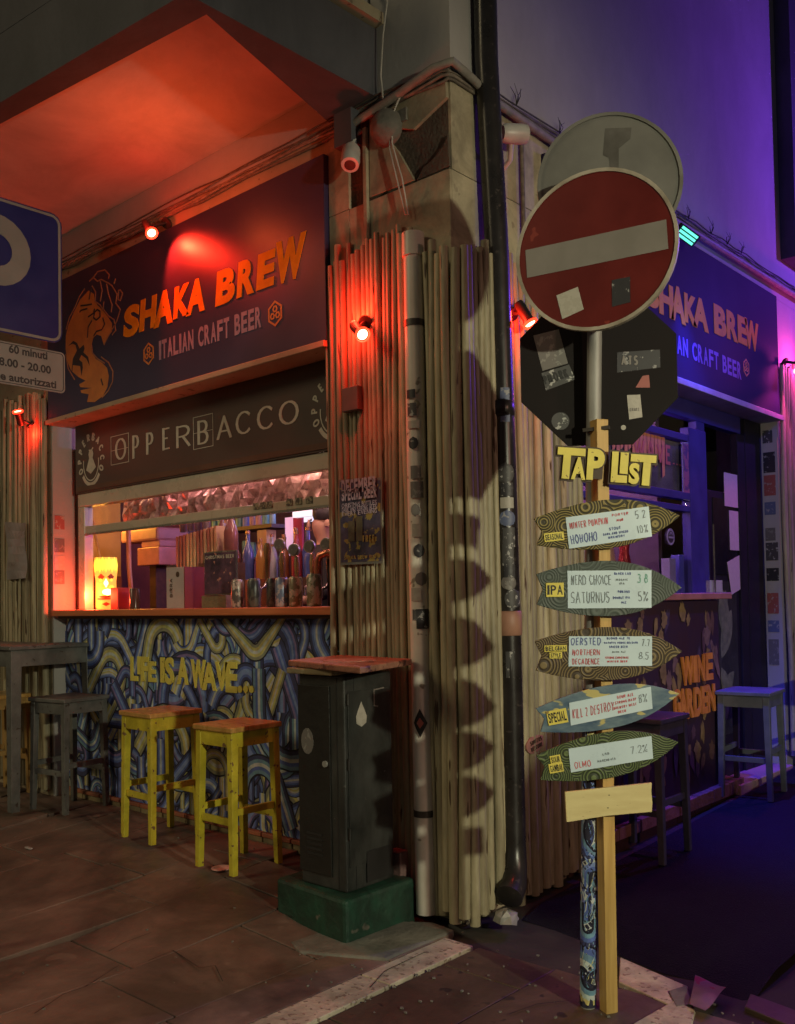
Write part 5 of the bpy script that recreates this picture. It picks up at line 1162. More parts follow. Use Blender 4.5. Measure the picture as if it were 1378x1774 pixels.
mb = MB(); RO_ = (onX(0, 378, XPK).z-onX(0, 492, XPK).z)/2-.03
cu_ = bw-RO_-.035
put_ribbon(mb, pkp, [(cu_-.12, zbt+.06), (cu_-.12, zc_+RO_), (cu_, zc_+RO_)]+arc(cu_, zc_, RO_, RO_, 90, -90, 12)+[(cu_-.12, zc_-RO_)], .085, .001, .003); mb.build('lettering', M['sign_white'], ps)
b1_, b2_ = onX(112, 612, XPK), onX(111, 682, XPK)
tp2 = thing('time_plate', (XPK, b1_.y-.3, b2_.z), 'white plate lettered 60 minuti under the blue parking sign', 'road sign')
u1, u0, v1, v0 = b1_.y, b1_.y-.62, b1_.z, b2_.z
plate(pkp, rrect(u0, u1, v0, v1, .02), 0, .003).build('face', M['sign_white'], tp2)
mb = MB(); rr4 = rrect(u0+.008, u1-.008, v0+.008, v1-.008, .015); put_ribbon(mb, pkp, rr4+[rr4[0]], .003, .001, .003); mb.build('border', M['rubber'], tp2)
mb = MB(); lh = (v1-v0)/3
for i, (s, xr) in enumerate((('60 minuti', 82), ('8.00 - 20.00', 88), ('e autorizzati', 97))):
    ur = onX(xr, 640, XPK).y; wd = .020*len(s)
    font_text(mb, pkp, s, ur-wd, v1-lh*(i+1)+lh*.28, lh*.78, base=.0042, width=wd, bold=.03)
mb.build('lettering', M['rubber'], tp2, kind='stuff')
MB().cyl((XPK-.03, yr-SZ*.72, gz(XPK, -1.9)-.01), (XPK-.03, yr-SZ*.72, ztp+.05), .026, 14).build('sign_post', M['galv'], label='steel post of the parking sign just beyond the left edge', cat='pole', smooth=True)
# ------------------------------------------------------------------ stools and tables
def stool(lx, ly, h, m_body, m_top, lab, cat, loc, rz, group, leg=.042, nm='bar_stool', top_t=.028, over=.012, apron=.075, lo=.24, stretch=True):
    t = thing(nm, loc, lab, cat, group, rz=rz); ROOT[t] = Vector((0, 0, 0))
    hx, hy = lx/2, ly/2
    MB().box(-hx-over, hx+over, -hy-over, hy+over, h-top_t, h).build('seat' if 'stool' in nm else 'tabletop', m_top, t, bevel=.006, local=True)
    for sx in (-1, 1):
        for sy in (-1, 1):
            b_ = MB(); b_.bar((sx*(hx-leg/2+.012), sy*(hy-leg/2+.012), 0), (sx*(hx-leg/2), sy*(hy-leg/2), h-top_t-.001), leg*.78, leg*.78, up=(0, 1, 0), w2=leg, h2=leg)
            b_.build('leg', m_body, t, bevel=.003, local=True)
    a_ = MB(); z0, z1 = h-top_t-apron, h-top_t-.0015
    for sy in (-1, 1): a_.box(-hx+leg-.004, hx-leg+.004, sy*(hy-.012)-.009, sy*(hy-.012)+.009, z0, z1)
    for sx in (-1, 1): a_.box(sx*(hx-.012)-.009, sx*(hx-.012)+.009, -hy+leg-.004, hy-leg+.004, z0, z1)
    a_.build('apron', m_body, t, bevel=.002, local=True)
    if stretch:
        for sy in (-1, 1): MB().box(-hx+leg-.008, hx-leg+.008, sy*(hy-.018)-.010, sy*(hy-.018)+.010, lo, lo+.035).build('stretcher', m_body, t, bevel=.002, local=True)
        for sx in (-1, 1): MB().box(sx*(hx-.018)-.010, sx*(hx-.018)+.010, -hy+leg-.008, hy-leg+.008, lo+.05, lo+.085).build('stretcher', m_body, t, bevel=.002, local=True)
    return t
GS = 'square wooden bar stools outside the bar'
stool(.30, .31, .735, M['yellow_paint'], M['yellow_top'], 'yellow bar stool nearest the camera, left of the black cabinet', 'bar stool', (-1.272, -.262, gz(-1.27, -.26)), 0.0, GS)
stool(.31, .33, .735, M['yellow_paint'], M['yellow_top'], 'yellow bar stool standing between the grey stool and the other yellow one', 'bar stool', (-2.10, -.175, gz(-2.1, -.17)), radians(-1), GS)
stool(.36, .34, .745, M['grey_paint'], M['grey_paint'], 'grey bar stool in front of the mural beside the grey high table', 'bar stool', (-3.24, -.13, gz(-3.2, -.1)), radians(8), GS)
stool(.36, .34, .72, mat('ochre_paint', (.45, .27, .08), rough=.5), M['yellow_top'], 'ochre bar stool behind the grey high table at the left edge', 'bar stool', (-4.12, -.22, gz(-4.1, -.1)), radians(2), GS)
stool(.34, .345, .75, M['grey_blue_paint'], M['grey_blue_paint'], 'blue-grey bar stool partly behind the lowest surfboard signs', 'bar stool', (.20, 1.35, gz(.2, 1.35)+.015), radians(2), GS)
stool(.33, .36, .70, M['grey_blue_paint'], M['grey_blue_paint'], 'dark blue bar stool in front of the alley door', 'bar stool', (.165, 2.92, gz(.2, 2.9)+.015), radians(6), GS)
stool(.34, .36, .70, M['grey_blue_paint'], M['grey_blue_paint'], 'dark bar stool cut by the right edge of the alley', 'bar stool', (.42, 3.75, gz(.4, 3.7)+.015), radians(4), GS)
stool(.95, .62, 1.09, M['grey_paint'], M['grey_paint'], 'tall grey table at the left edge with a stool tucked beside it', 'table', (-3.86, -.16, gz(-3.8, -.1)), radians(1), None, nm='high_table', leg=.075, apron=.11, over=.02, stretch=False)
MB().box(-3.62, -3.40, .0, .07, 1.10, 1.16).build('window_ledge_tile', M['kerb'], label='pale ledge just above the grey table beside the mural', cat='ledge', bevel=.004)
# ------------------------------------------------------------------ cabinet table on the green plinth
gp = thing('green_plinth', (-.45, -.33, 0), 'low concrete plinth painted green under the black cabinet', 'plinth')
MB().prism([(-.70, -.50, -.05), (-.208, -.54, -.05), (-.20, -.10, -.05), (-.70, -.08, -.05)], (0, 0, .242)).build('block', M['green'], gp, bevel=.018)
MB().prism([(-.76, -.56, -.02), (-.30, -.72, -.02), (.03, -.55, -.02), (.04, -.12, -.02), (-.1, -.1, -.02)], (0, 0, .034)).build('mortar_skirt', M['concrete'], gp, bevel=.01)
cb = thing('utility_cabinet', (-.42, -.31, .19), 'dark metal utility cabinet used as a bar table on the green plinth', 'cabinet')
cx0, cx1, cy0, cy1 = -.557, -.27, -.47, -.164
MB().box(cx0, cx1, cy0, cy1, .193, 1.13).build('body', M['cabinet'], cb, bevel=.008)
MB().box(cx0-.002, cx1-.085, cy0-.008, cy0-.0005, .25, 1.08).build('door_panel', M['cabinet_dark'], cb, bevel=.002)
MB().box(cx1+.0005, cx1+.006, cy0+.02, cy1-.02, .30, 1.06).build('door_panel', M['cabinet'], cb, bevel=.002)
MB().box(cx1+.0065, cx1+.009, cy0+.12, cy1-.03, .215, .35).build('vent_hole', M['rubber'], cb)
for zz in (.42, .72, 1.0): MB().cyl((cx1+.008, cy0+.016, zz), (cx1+.008, cy0+.016, zz+.05), .007, 8).build('hinge', M['cabinet_dark'], cb)
for k in range(5): MB().box(cx0+.05, cx1-.14, cy0-.011, cy0-.0085, .33+.022*k, .340+.022*k).build('vent_slot', M['rubber'], cb)
MB().cyl((cx1-.11, cy0-.0085, .74), (cx1-.11, cy0-.018, .74), .014, 12).build('lock', M['galv'], cb)
MB().box(cx1-.045, cx1-.041, cy0-.0015, cy0+.003, .2, 1.12).build('seam', M['rubber'], cb)
MB().box(cx1-.002, cx1+.0015, cy0+.06, cy0+.063, .2, 1.12).build('seam', M['rubber'], cb)
mb = MB(); pc_ = rf(cx1+.007); put_ribbon(mb, pc_, [(cy1-.06, 1.06), (cy1-.125, 1.055), (cy1-.125, .985), (cy1-.1, .98)], .006, .003); mb.build('bracket', M['sign_white'], cb)
wrapc = MB(); 
pts = [(0, .055), (.02, .02), (.034, -.01), (.03, -.04), (.0, -.055), (-.03, -.04), (-.034, -.01), (-.02, .02)]
plate(pc_, [(cy0+.10+u, .955+v) for u, v in pts], 0, .001).build('sticker', STK[5], cb)
pcl = lf(cy0-.0085); plate(pcl, [(cx0+.06+u*.9, .83+v*1.3) for u, v in circ(.045, 14)], 0, .001).build('sticker', STK[4], cb)
MB().box(cx0-.03, cx1-.02, cy0-.05, cy1-.02, 1.132, 1.158).build('packing_board', M['tuff'], cb, bevel=.006)
tb = thing('cabinet_table_top', (-.4, -.33, 1.16), 'worn reddish wooden board laid as a table top on the black cabinet', 'table top')
MB().prism([(-.63, -.47, 1.16), (.0, -.64, 1.16), (-.16, -.14, 1.16), (-.70, -.06, 1.16)], (0, 0, .028)).build('board', M['wood_top'], tb, bevel=.006)
MB().lathe((-.34, -.36, 1.1885), [(.0, 0), (.12, 0), (.12, .002), (0, .002)], 28).build('printed_emblem', mat('faded_print', (.52, .30, .24), (.35, .15, .12), 25, .5, mixlo=.45, mixhi=.55), tb)
bq0, bq1 = onY(675, 1500, -.12).x, onY(697, 1500, -.12).x; MB().box(bq0, bq1, -.13, -.075, .02, .30).build('concrete_foot', mat('pink_block', (.22, .13, .12), (.15, .09, .08), 9, .8, bump=.4), label='small pinkish block at the foot of the bamboo behind the cabinet', cat='block', bevel=.006)
# ------------------------------------------------------------------ posters and papers on bamboo
def wavy_sheet(corners, n, nrm, amp, seed):
    tl_, tr_, br_, bl_ = [Vector(c) for c in corners]; vs = []; nrm = Vector(nrm); rr5 = random.Random(seed); ph = rr5.uniform(0, 6)
    for j in range(n+1):
        v = j/n
        for i in range(n+1):
            u = i/n; p = tl_.lerp(tr_, u).lerp(bl_.lerp(br_, u), v)+nrm*(amp*sin(ph+u*4+v*2.5)*sin(v*5+ph)); vs.append(p)
    mb = MB(); mb.add(vs, [(j*(n+1)+i, (j+1)*(n+1)+i, (j+1)*(n+1)+i+1, j*(n+1)+i+1) for j in range(n) for i in range(n)]); return mb
yb = -.062
cs = [onY(*p, yb) for p in ((588, 831), (661, 827), (663, 976), (590, 979))]
po_ = thing('beer_poster', cs[3], 'dark poster headed DECEMBER SPECIAL BEER pinned on the bamboo', 'poster')
wavy_sheet(cs, 8, (0, -1, 0), .004, 1).build('border', M['sign_white'], po_, smooth=True)
c0 = sum(cs, Vector())/4; ins = [c0+(c-c0)*.94+Vector((0, -.002, 0)) for c in cs]
wavy_sheet(ins, 8, (0, -1, 0), .004, 1).build('print', mat('poster_dark', (.11, .10, .19), (.035, .035, .06), 10, .45, specks=(.36, .30, .08), sscale=22, samt=.05), po_, smooth=True)
plp = lf(yb-.009); mb = MB(); a_, b_ = ins[0], ins[1]; wd = b_.x-a_.x
for s, f, hh_ in (('DECEMBER', .16, .070), ('SPECIAL BEER', .245, .055), ('CHRISTMAS BOTTLES', .33, .022), ('DARK AND STRONG ALES', .38, .02), ('EVERY EVENING', .43, .02)):
    ftext(mb, plp, s, a_.x+wd*.06, a_.z-(a_.z-ins[3].z)*f, hh_, wd*.88, depth=.0005, bold=.04 if hh_ > .04 else 0)
mb.build('lettering', mat('poster_lilac', (.62, .60, .72), rough=.5), po_)
mb = MB(); text(mb, plp, 'FREE', a_.x+wd*.58, ins[3].z+.09, .035, .007, width=wd*.3, depth=.0005); text(mb, plp, 'SHAKA BREW PUB', a_.x+wd*.1, ins[3].z+.012, .018, .003, width=wd*.8, depth=.0005); mb.build('lettering', mat('poster_gold', (.45, .36, .10), rough=.5), po_)
for (x_, s) in ((.22, .1), (.42, .12)):
    gl = MB(); gl.box(a_.x+wd*x_, a_.x+wd*(x_+.16), yb-.0105, yb-.0095, ins[3].z+.10, ins[3].z+.10+s); gl.build('print', mat('poster_glass', (.16, .15, .09), (.08, .08, .05), 20, .5), po_)
cs = [onY(*p, -.075) for p in ((13, 906), (42, 904), (45, 1002), (12, 1004))]
pp_ = thing('folded_notice', cs[3], 'crumpled shiny notice pinned on the bamboo at the left edge', 'notice')
wavy_sheet(cs, 7, (0, -1, .3), .02, 4).build('sheet', mat('foil_paper', (.36, .33, .34), (.28, .22, .2), 6, .3), pp_)
for i, (py, k) in enumerate(((905, 2), (945, 4), (975, 5), (1000, 4))):
    c = onX(103, py, -3.699); MB().box(-3.6995, -3.697, c.y-.035, c.y+.04, c.z-.05, c.z+.05).build('sticker', STK[k], bld)
# ------------------------------------------------------------------ lamps
RED = (1.0, .022, .008)
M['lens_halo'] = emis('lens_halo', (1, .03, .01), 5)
def spot_lamp(c, d, lab, wall, power, spread=1.5, L=.11, cat='spotlight', glow=None, gp=2.0, lensm='lens_red', col=RED, aim=None):
    c = Vector(c); d = Vector(d).normalized(); t = thing('red_spotlight' if lensm == 'lens_red' else 'magenta_spotlight', c, lab, cat, 'small coloured spotlights of the bar')
    MB().lathe(c-d*L, [(0, 0), (.022, 0), (.026, .02), (.026, L-.01), (.034, L), (.034, L+.012), (.028, L+.013), (.028, L+.004), (0, L+.004)], 18, axis=d).build('housing', M['lamp_body'], t, smooth=True)
    MB().lathe(c+d*.0045, [(0, 0), (.026, 0), (.025, .008), (0, .012)], 16, axis=d).build('lens', M[lensm], t, smooth=True)
    MB().lathe(c+d*.006, [(.027, 0), (.037, 0), (.038, .012), (.034, .014), (.029, .004)], 20, axis=d).build('halo_ring', M['lens_halo'] if lensm == 'lens_red' else M[lensm], t, smooth=True)  # emissive ring added as the halo around the lens
    MB().tube([c-d*L*.5, Vector(wall)], .011, 8).build('arm', M['lamp_body'], t, smooth=True)
    MB().lathe(wall, [(0, 0), (.035, 0), (.035, .015), (0, .016)], 14, axis=(c-Vector(wall))).build('base', M['lamp_body'], t, smooth=True)
    l = lamp('SPOT', 'spot_light', c+d*.03, col, power, aim=c+(Vector(aim) if aim else d), spot_size=spread, spot_blend=.5, shadow_soft_size=.02)
    if glow: lamp('POINT', 'glow_light', c+Vector(glow), col, gp, shadow_soft_size=.03)
    return t
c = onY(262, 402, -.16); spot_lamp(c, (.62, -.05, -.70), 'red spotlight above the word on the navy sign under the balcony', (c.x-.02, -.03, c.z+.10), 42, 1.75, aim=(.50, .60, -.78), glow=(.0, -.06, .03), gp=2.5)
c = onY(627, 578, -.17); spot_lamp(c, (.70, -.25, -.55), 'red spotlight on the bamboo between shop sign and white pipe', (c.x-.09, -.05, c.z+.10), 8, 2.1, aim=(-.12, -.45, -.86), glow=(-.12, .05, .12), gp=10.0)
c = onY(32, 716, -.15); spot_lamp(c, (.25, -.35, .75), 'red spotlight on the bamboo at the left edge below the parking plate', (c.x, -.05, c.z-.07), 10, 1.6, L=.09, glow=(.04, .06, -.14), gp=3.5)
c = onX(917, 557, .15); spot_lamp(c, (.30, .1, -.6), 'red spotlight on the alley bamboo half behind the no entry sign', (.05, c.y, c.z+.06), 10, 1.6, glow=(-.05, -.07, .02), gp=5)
c = onX(1384, 640, .16); spot_lamp(c, (.1, -.3, -.9), 'magenta spotlight on the far alley bamboo at the right edge', (.05, c.y, c.z+.08), 18, 1.8, glow=(.05, .25, .1), gp=13, lensm='lens_mag', col=(1, .06, .45))
lamp('POINT', 'violet_light', (1.5, 5.3, 4.35), (.24, .06, 1.0), 200, shadow_soft_size=.05)
MB().box(1.43, 1.57, 5.36, 5.46, 4.30, 4.42).build('violet_floodlight', M['lamp_body'], label='small floodlight on the neighbouring bay beyond the right edge', cat='floodlight')
# LED floodlight with three cyan strips
c = onX(1190, 407, .12); fl = thing('led_floodlight', c, 'flat LED floodlight with three cyan strips above the alley sign', 'floodlight')
mb = MB(); Nn = Vector((.55, -.45, -.62)).normalized(); U = (Vector((0, 1, 0))-Nn*Nn.y).normalized(); D = Nn.cross(U)
mb.obox(c, U*.085, D*.040, Nn*.012); mb.build('housing', M['lamp_body'], fl, bevel=.003)
for k in (-1, 0, 1): MB().obox(c+D*.024*k+Nn*.0135, U*.068, D*.008, Nn*.0012).build('led_strip', M['led_cyan'], fl)
MB().bar(c-Nn*.01, (.01, c.y, c.z+.03), .03, .015).build('arm', M['lamp_body'], fl)
lamp('POINT', 'led_fill', c+Vector((.45, .5, -.6)), (.06, .05, 1.0), 11, shadow_soft_size=.05)  # bare blue fill added below the floodlight to brighten door and frames
lamp('SPOT', 'blue_light', c+Nn*.05, (.04, .055, 1.0), 520, aim=(1.15, 3.1, 0), spot_size=1.15, spot_blend=.8, shadow_soft_size=.03)
# street lamp across the alley (outside the frame), the key light of the corner
LK = Vector((5.7, -1.95, 2.5))
sl_ = thing('wall_lantern', (6.1, -1.95, 0), 'street lantern on a short post outside the frame to the right', 'street lamp')
MB().tube([(6.1, -1.95, -.02), (6.1, -1.95, 2.75), (6.0, -1.95, 2.9), (5.7, -1.95, 2.72)], .04, 12).build('post', M['lamp_body'], sl_, smooth=True)
MB().lathe((5.7, -1.95, 2.60), [(.14, 0), (.13, .04), (.04, .12), (0, .13)], 20).build('shade', M['lamp_body'], sl_, smooth=True)
MB().lathe((5.7, -1.95, 2.575), [(0, 0), (.07, .0), (.07, .02), (0, .02)], 16).build('lens', M['street_lens'], sl_, smooth=True)
lamp('SPOT', 'street_light', LK, (1.0, .95, .66), 600, aim=(.2, -.1, .9), spot_size=radians(86), spot_blend=1.0, shadow_soft_size=.07)
fs_ = thing('fill_lamp', (6.4, .3, 0), 'reddish fill lamp added across the alley, unseen outside the frame', 'lamp')  # added fill that lifts and reddens the corner shadows
MB().tube([(6.4, .3, 0), (6.4, .3, 3.4), (5.9, .1, 3.45)], .03, 10).build('post', M['lamp_body'], fs_, smooth=True)
MB().lathe((5.85, .08, 3.46), [(.10, 0), (.09, .03), (.03, .09), (0, .1)], 18).build('shade', M['lamp_body'], fs_, smooth=True)
lamp('SPOT', 'fill_light', (5.85, .08, 3.38), (1.0, .50, .36), 140, aim=(0, .2, 1.3), spot_size=radians(70), spot_blend=.9, shadow_soft_size=.12)
# unseen container-shaped blocker, added to shade the foot of the alley wall
wc = thing('shade_blocker', (3.5, -.5, 0), 'unseen dark green container-shaped block added to shade the alley wall', 'light blocker')
MB().prism([(3.0, -.86, .12), (4.2, -.86, .12), (4.25, -.12, .12), (3.0, -.12, .12)], (0, 0, 1.4)).build('body', M['green'], wc, bevel=.03)
mb = MB(); mb.prism([(3.0-.03, -.89, 1.53), (2.97, -.70, 1.72), (2.97, -.5, 1.80), (2.97, -.30, 1.74), (2.97, -.09, 1.53)], (1.3, 0, 0)); mb.build('lid', M['cabinet'], wc, bevel=.02)
for xx in (3.12, 4.08):
    for yy in (-.78, -.2): MB().cyl((xx, yy-.03, .06), (xx, yy+.03, .06), .06, 14).build('wheel', M['rubber'], wc, smooth=True)
MB().cyl((2.95, -.8, 1.25), (2.95, -.18, 1.25), .02, 8).build('handle', M['galv'], wc)
# ------------------------------------------------------------------ interior behind the hatch
room = thing('bar_interior', (-2.5, 2, 0), 'dim bar room seen through the serving hatch and the alley window', 'room')
MB().box(-5.6, -.31, .25, 5.9, .0, .06).build('floor', M['wood_dark'], room)
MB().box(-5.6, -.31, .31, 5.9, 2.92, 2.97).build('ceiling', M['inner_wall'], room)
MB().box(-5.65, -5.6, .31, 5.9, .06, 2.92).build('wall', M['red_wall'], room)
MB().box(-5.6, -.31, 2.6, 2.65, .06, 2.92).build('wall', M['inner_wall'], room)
MB().box(-5.05, -5.0, .31, 1.35, .06, 2.92).build('wall', M['ochre_wall'], room)
MB().box(-5.0, -4.99, .31, 1.35, .9, 1.72).build('wall_panel', M['red_wall'], room)
CT = 1.428
def cyl_item(name, px, y, r, h, m, lab, cat, z=CT, group=None, capm=None, pxy=None):
    p = onY(px, 1050, y); t = thing(name, (p.x, y, z), lab, cat, group)
    MB().lathe((p.x, y, z), [(0, 0), (r, 0), (r, h*.97), (r*.9, h), (0, h)], 18).build('body', m, t, smooth=True)
    if capm: MB().lathe((p.x, y, z+h), [(0, 0), (r*.86, 0), (r*.86, .004), (0, .004)], 16).build('lid', capm, t, smooth=True)
    return t
# tiki lamp
p = onY(184, 1010, .30); tx_, ty_ = p.x, .30; z0 = CT; z1 = onY(184, 966, .30).z
tk = thing('tiki_lamp', (tx_, ty_, CT), 'glowing yellow tiki-face lamp at the left end of the hatch counter', 'lamp')
tm = mat('tiki_shell', (.9, .5, .08), (.8, .3, .05), 12, .5, emit=(1.0, .42, .06), estr=1.0)
H = z1-z0; MB().lathe((tx_, ty_, z0), [(0, 0), (.068, 0), (.074, H*.05), (.072, H*.55), (.082, H*.75), (.078, H), (0, H*.99)], 20).build('shade', tm, tk, smooth=True)
fa = atan2(CAM.y-ty_, CAM.x-tx_); tdark = mat('tiki_carving', (.25, .06, .02), rough=.6, emit=(.6, .06, .01), estr=.25); thot = mat('tiki_hot', (1, .85, .5), emit=(1, .75, .35), rough=.5, estr=3.5); tyel = mat('tiki_leaf', (.7, .75, .1), emit=(.80, .80, .06), rough=.5, estr=1.1)
def tkp(da, z, w_, h_, m, sh=0, name='carving', r=.084): wrap(tk, tx_, ty_, r, fa+da, z0+z*H, w_, h_*H, m, name=name, shape=sh)
tkp(-.42, .62, .055, .13, tdark, 2); tkp(.42, .62, .055, .13, tdark, 2); tkp(0, .24, .11, .05, tdark, 1); tkp(.12, .33, .075, .13, thot, 1, 'mouth'); tkp(0, .50, .035, .18, thot, 2, 'nose'); tkp(-.25, .40, .05, .05, tyel, 1, 'cheek'); tkp(.5, .42, .04, .08, tyel, 1, 'cheek')
for k in range(-4, 5): tkp(k*.26, .84+.03*(k % 2), .045, .28, tyel, 2, 'leaf', .086+.0006*(k % 3))
tkp(-.2, .2, .10, .03, tdark); tkp(0, .1, .06, .08, tdark, 2)
for k in (-1, 1): tkp(.45*k, .56, .022, .06, tyel, 1, 'eye', .086)
lamp('POINT', 'soffit_glow', onY(262, 402, -.16)+Vector((.5, -.30, -.05)), (1.0, .10, .022), 9, shadow_soft_size=.06)
lamp('POINT', 'tiki_light', (tx_+.02, ty_-.16, z0+.10), (1.0, .07, .02), 15, shadow_soft_size=.04)
lamp('POINT', 'hatch_light', (-4.3, .7, 2.2), (1.0, .42, .05), 20, shadow_soft_size=.1)
lamp('POINT', 'hatch_light', (-2.4, 1.1, 2.5), (1.0, .36, .34), 9, shadow_soft_size=.1)
for xx in (-3.3, -2.5, -1.6): lamp('POINT', 'garland_fill', (xx, .26, 2.32), (1.0, .45, .42) if xx > -3 else (1.0, .55, .3), 2.6, shadow_soft_size=.03)  # hidden points added behind the banner to brighten the foil
lamp('POINT', 'hatch_light', (-1.25, .34, 2.3), (1.0, .62, .5), 7, shadow_soft_size=.03)  # hidden point added behind the banner to brighten the beer taps
lamp('POINT', 'hatch_light', (-2.0, .34, 2.3), (1.0, .55, .55), 4, shadow_soft_size=.03)
lamp('POINT', 'alley_window_light', (-.7, 1.9, 2.5), (.55, .3, 1.0), 32, shadow_soft_size=.1)
lamp('POINT', 'hatch_light', (-2.5, 2.2, 2.5), (.30, .38, 1.0), 26, shadow_soft_size=.1)
lamp('POINT', 'hatch_light', (-1.5, .75, 2.5), (1.0, .62, .48), 16, shadow_soft_size=.1)
lamp('POINT', 'hatch_light', (-.9, 2.1, 2.3), (.5, .15, .8), 14, shadow_soft_size=.1)
# items on the counter
p = onY(213, 1030, .27); MB().box(p.x-.045, p.x+.05, .2, .3, CT, CT+.15).build('red_box', mat('red_box', (.6, .05, .03), rough=.4), label='low red box beside the glowing tiki lamp', cat='box', bevel=.004)
cyl_item('jar', 234, .18, .035, .14, mat('dark_jar', (.10, .05, .04), rough=.2), 'dark glass jar right of the red box', 'jar')
# card box with a dark side
p = onY(304, 1050, .15); zt_ = onY(304, 983, .15).z
bx3 = thing('carton', (p.x, .2, CT), 'tall white carton with a drop mark and dark red side on the counter', 'carton')
x0_, x1_ = onY(289, 1050, .13).x, onY(319, 1050, .13).x
MB().box(x0_, x1_, .13, .29, CT, zt_).build('body', M['whitepaper'], bx3, bevel=.002)
MB().box(x1_+.001, x1_+.01, .131, .29, CT, zt_).build('side_panel', mat('dark_red', (.22, .03, .02), rough=.5), bx3)
q = onY(308, 995, .129); MB().lathe((q.x, .13, q.z), [(0, 0), (.018, 0), (.018, .002), (0, .002)], 14, axis=(0, -1, 0)).build('print', M['brown_edge'], bx3)
mb = MB(); pv = Plane((onY(298, 1035, .129).x, .129, onY(298, 1035, .129).z), (0, 0, 1), (-1, 0, 0)); text(mb, pv, 'BIRRA', 0, -.01, .03, .004, width=.12, depth=.0006); mb.build('lettering', M['brown_edge'], bx3)
MB().box(onY(322, 1050, .3).x, onY(350, 1050, .3).x, .3, .4, CT, onY(330, 985, .3).z).build('carton', mat('brown_card', (.20, .05, .03), rough=.6), label='dark red carton behind the white one on the counter', cat='carton', bevel=.002)
# menu stand
a_, b_ = onY(354, 957, .14), onY(411, 1030, .14); c_ = onY(380, 1052, .14)
mn = thing('menu_stand', ((a_.x+b_.x)/2, .14, CT), 'dark framed menu card standing on a cream block on the counter', 'menu')
MB().box(a_.x, b_.x, .14, .148, b_.z, a_.z).build('frame', M['steel'], mn)
MB().box(a_.x+.008, b_.x-.008, .136, .1395, b_.z+.008, a_.z-.008).build('card', mat('menu_art', (.14, .07, .12), (.03, .02, .04), 12, .4, specks=(.5, .25, .2), sscale=26, samt=.07), mn)
mb = MB(); text(mb, lf(.1355), 'CHRISTMAS BEER', a_.x+.02, a_.z-.045, .022, .004, width=b_.x-a_.x-.04, depth=.0005); mb.build('lettering', M['cream_print'], mn)
MB().box(onY(352, 1050, .16).x, onY(394, 1050, .16).x, .15, .22, CT, b_.z-.002).build('block', M['tuff'], mn, bevel=.002)
# rack of rolled menus / straws behind
rk = thing('menu_rack', (onY(345, 960, .45).x, .45, CT), 'rack holding a row of upright cream menu cards behind the counter', 'rack')
z0, z1 = onY(345, 992, .45).z, onY(345, 927, .45).z
MB().box(onY(312, 960, .46).x, onY(386, 960, .46).x, .40, .52, CT, z0).build('tray', M['wood_dark'], rk)
for k in range(12):
    px = 314+k*6; x_ = onY(px, 960, .45).x; zz = z1+.05*(k/12)
    MB().box(x_, x_+.022, .41, .50, z0+.001, zz).build('card', mat('card_%d' % k, random.choice([(.65, .45, .22), (.7, .58, .3), (.45, .22, .14)]), rough=.6), rk)
# glass tumblers on the rack
for k, px in enumerate((322, 335, 348, 361)):
    x_ = onY(px, 920, .47).x; z_ = onY(px, 925, .47).z+.0
    MB().lathe((x_, .455, z1+.03), [(.0, 0), (.026, 0), (.03, .07), (.027, .07), (.023, .004), (0, .004)], 14).build('tumbler', mat('smoky_glass', (.35, .28, .28), rough=.1, trans=.5), label='smoky glass tumbler, %s of the four on the menu rack' % ['leftmost', 'second', 'third', 'rightmost'][k], cat='glass', group='tumblers on the menu rack', smooth=True)
def bottle(x_, y_, z_, s, m, lab, group=None):
    t = thing('bottle', (x_, y_, z_), lab, 'bottle', group)
    MB().lathe((x_, y_, z_), [(0, 0), (.035*s, 0), (.037*s, .02*s), (.037*s, .16*s), (.03*s, .19*s), (.014*s, .23*s), (.012*s, .29*s), (0, .29*s)], 16).build('body', m, t, smooth=True)
    MB().lathe((x_, y_, z_+.288*s), [(0, 0), (.0145*s, 0), (.0145*s, .02*s), (0, .022*s)], 12).build('cap', M['brass'], t, smooth=True)
    return t
gl_m = mat('brown_glass', (.30, .12, .09), rough=.12, trans=.3)
bottle(onY(379, 930, .47).x, .50, onY(379, 960, .5).z-.02, 1.0, gl_m, 'pale glass bottle behind the menu stand, left one of two', None)
bottle(onY(394, 930, .42).x, .45, onY(394, 960, .45).z-.06, 1.25, gl_m, 'tall bottle behind the menu stand, right one of two', None)
MB().box(onY(365, 960, .5).x, onY(404, 960, .5).x, .4, .6, CT, onY(379, 960, .5).z-.06).build('bottle_crate', M['wood_dark'], label='dark crate under the two bottles behind the menu stand', cat='crate')
# cans on the counter
CANM = [mat('can_%d' % k, c1, c2, 26, .35, metal=.2, mixlo=.48, mixhi=.52) for k, (c1, c2) in enumerate([((.45, .42, .36), (.12, .12, .11)), ((.30, .17, .13), (.14, .08, .07)), ((.10, .12, .10), (.04, .05, .05)), ((.40, .42, .30), (.16, .16, .12)), ((.14, .22, .34), (.42, .42, .42)), ((.50, .48, .38), (.18, .2, .12))])]
def can(x_, y_, z_, k, s, lab, group):
    t = thing('beer_can', (x_, y_, z_), lab, 'can', group); h = .165*s; r_ = .038*s
    MB().lathe((x_, y_, z_), [(0, 0), (r_*.85, 0), (r_, .008*s), (r_, h-.014*s), (r_*.82, h), (0, h-.003)], 16).build('body', CANM[k % 6], t, smooth=True)
    MB().lathe((x_, y_, z_+h-.0025), [(0, 0), (r_*.8, 0), (r_*.78, .004), (r_*.7, .001), (0, .001)], 14).build('lid', M['steel'], t, smooth=True)
    return t
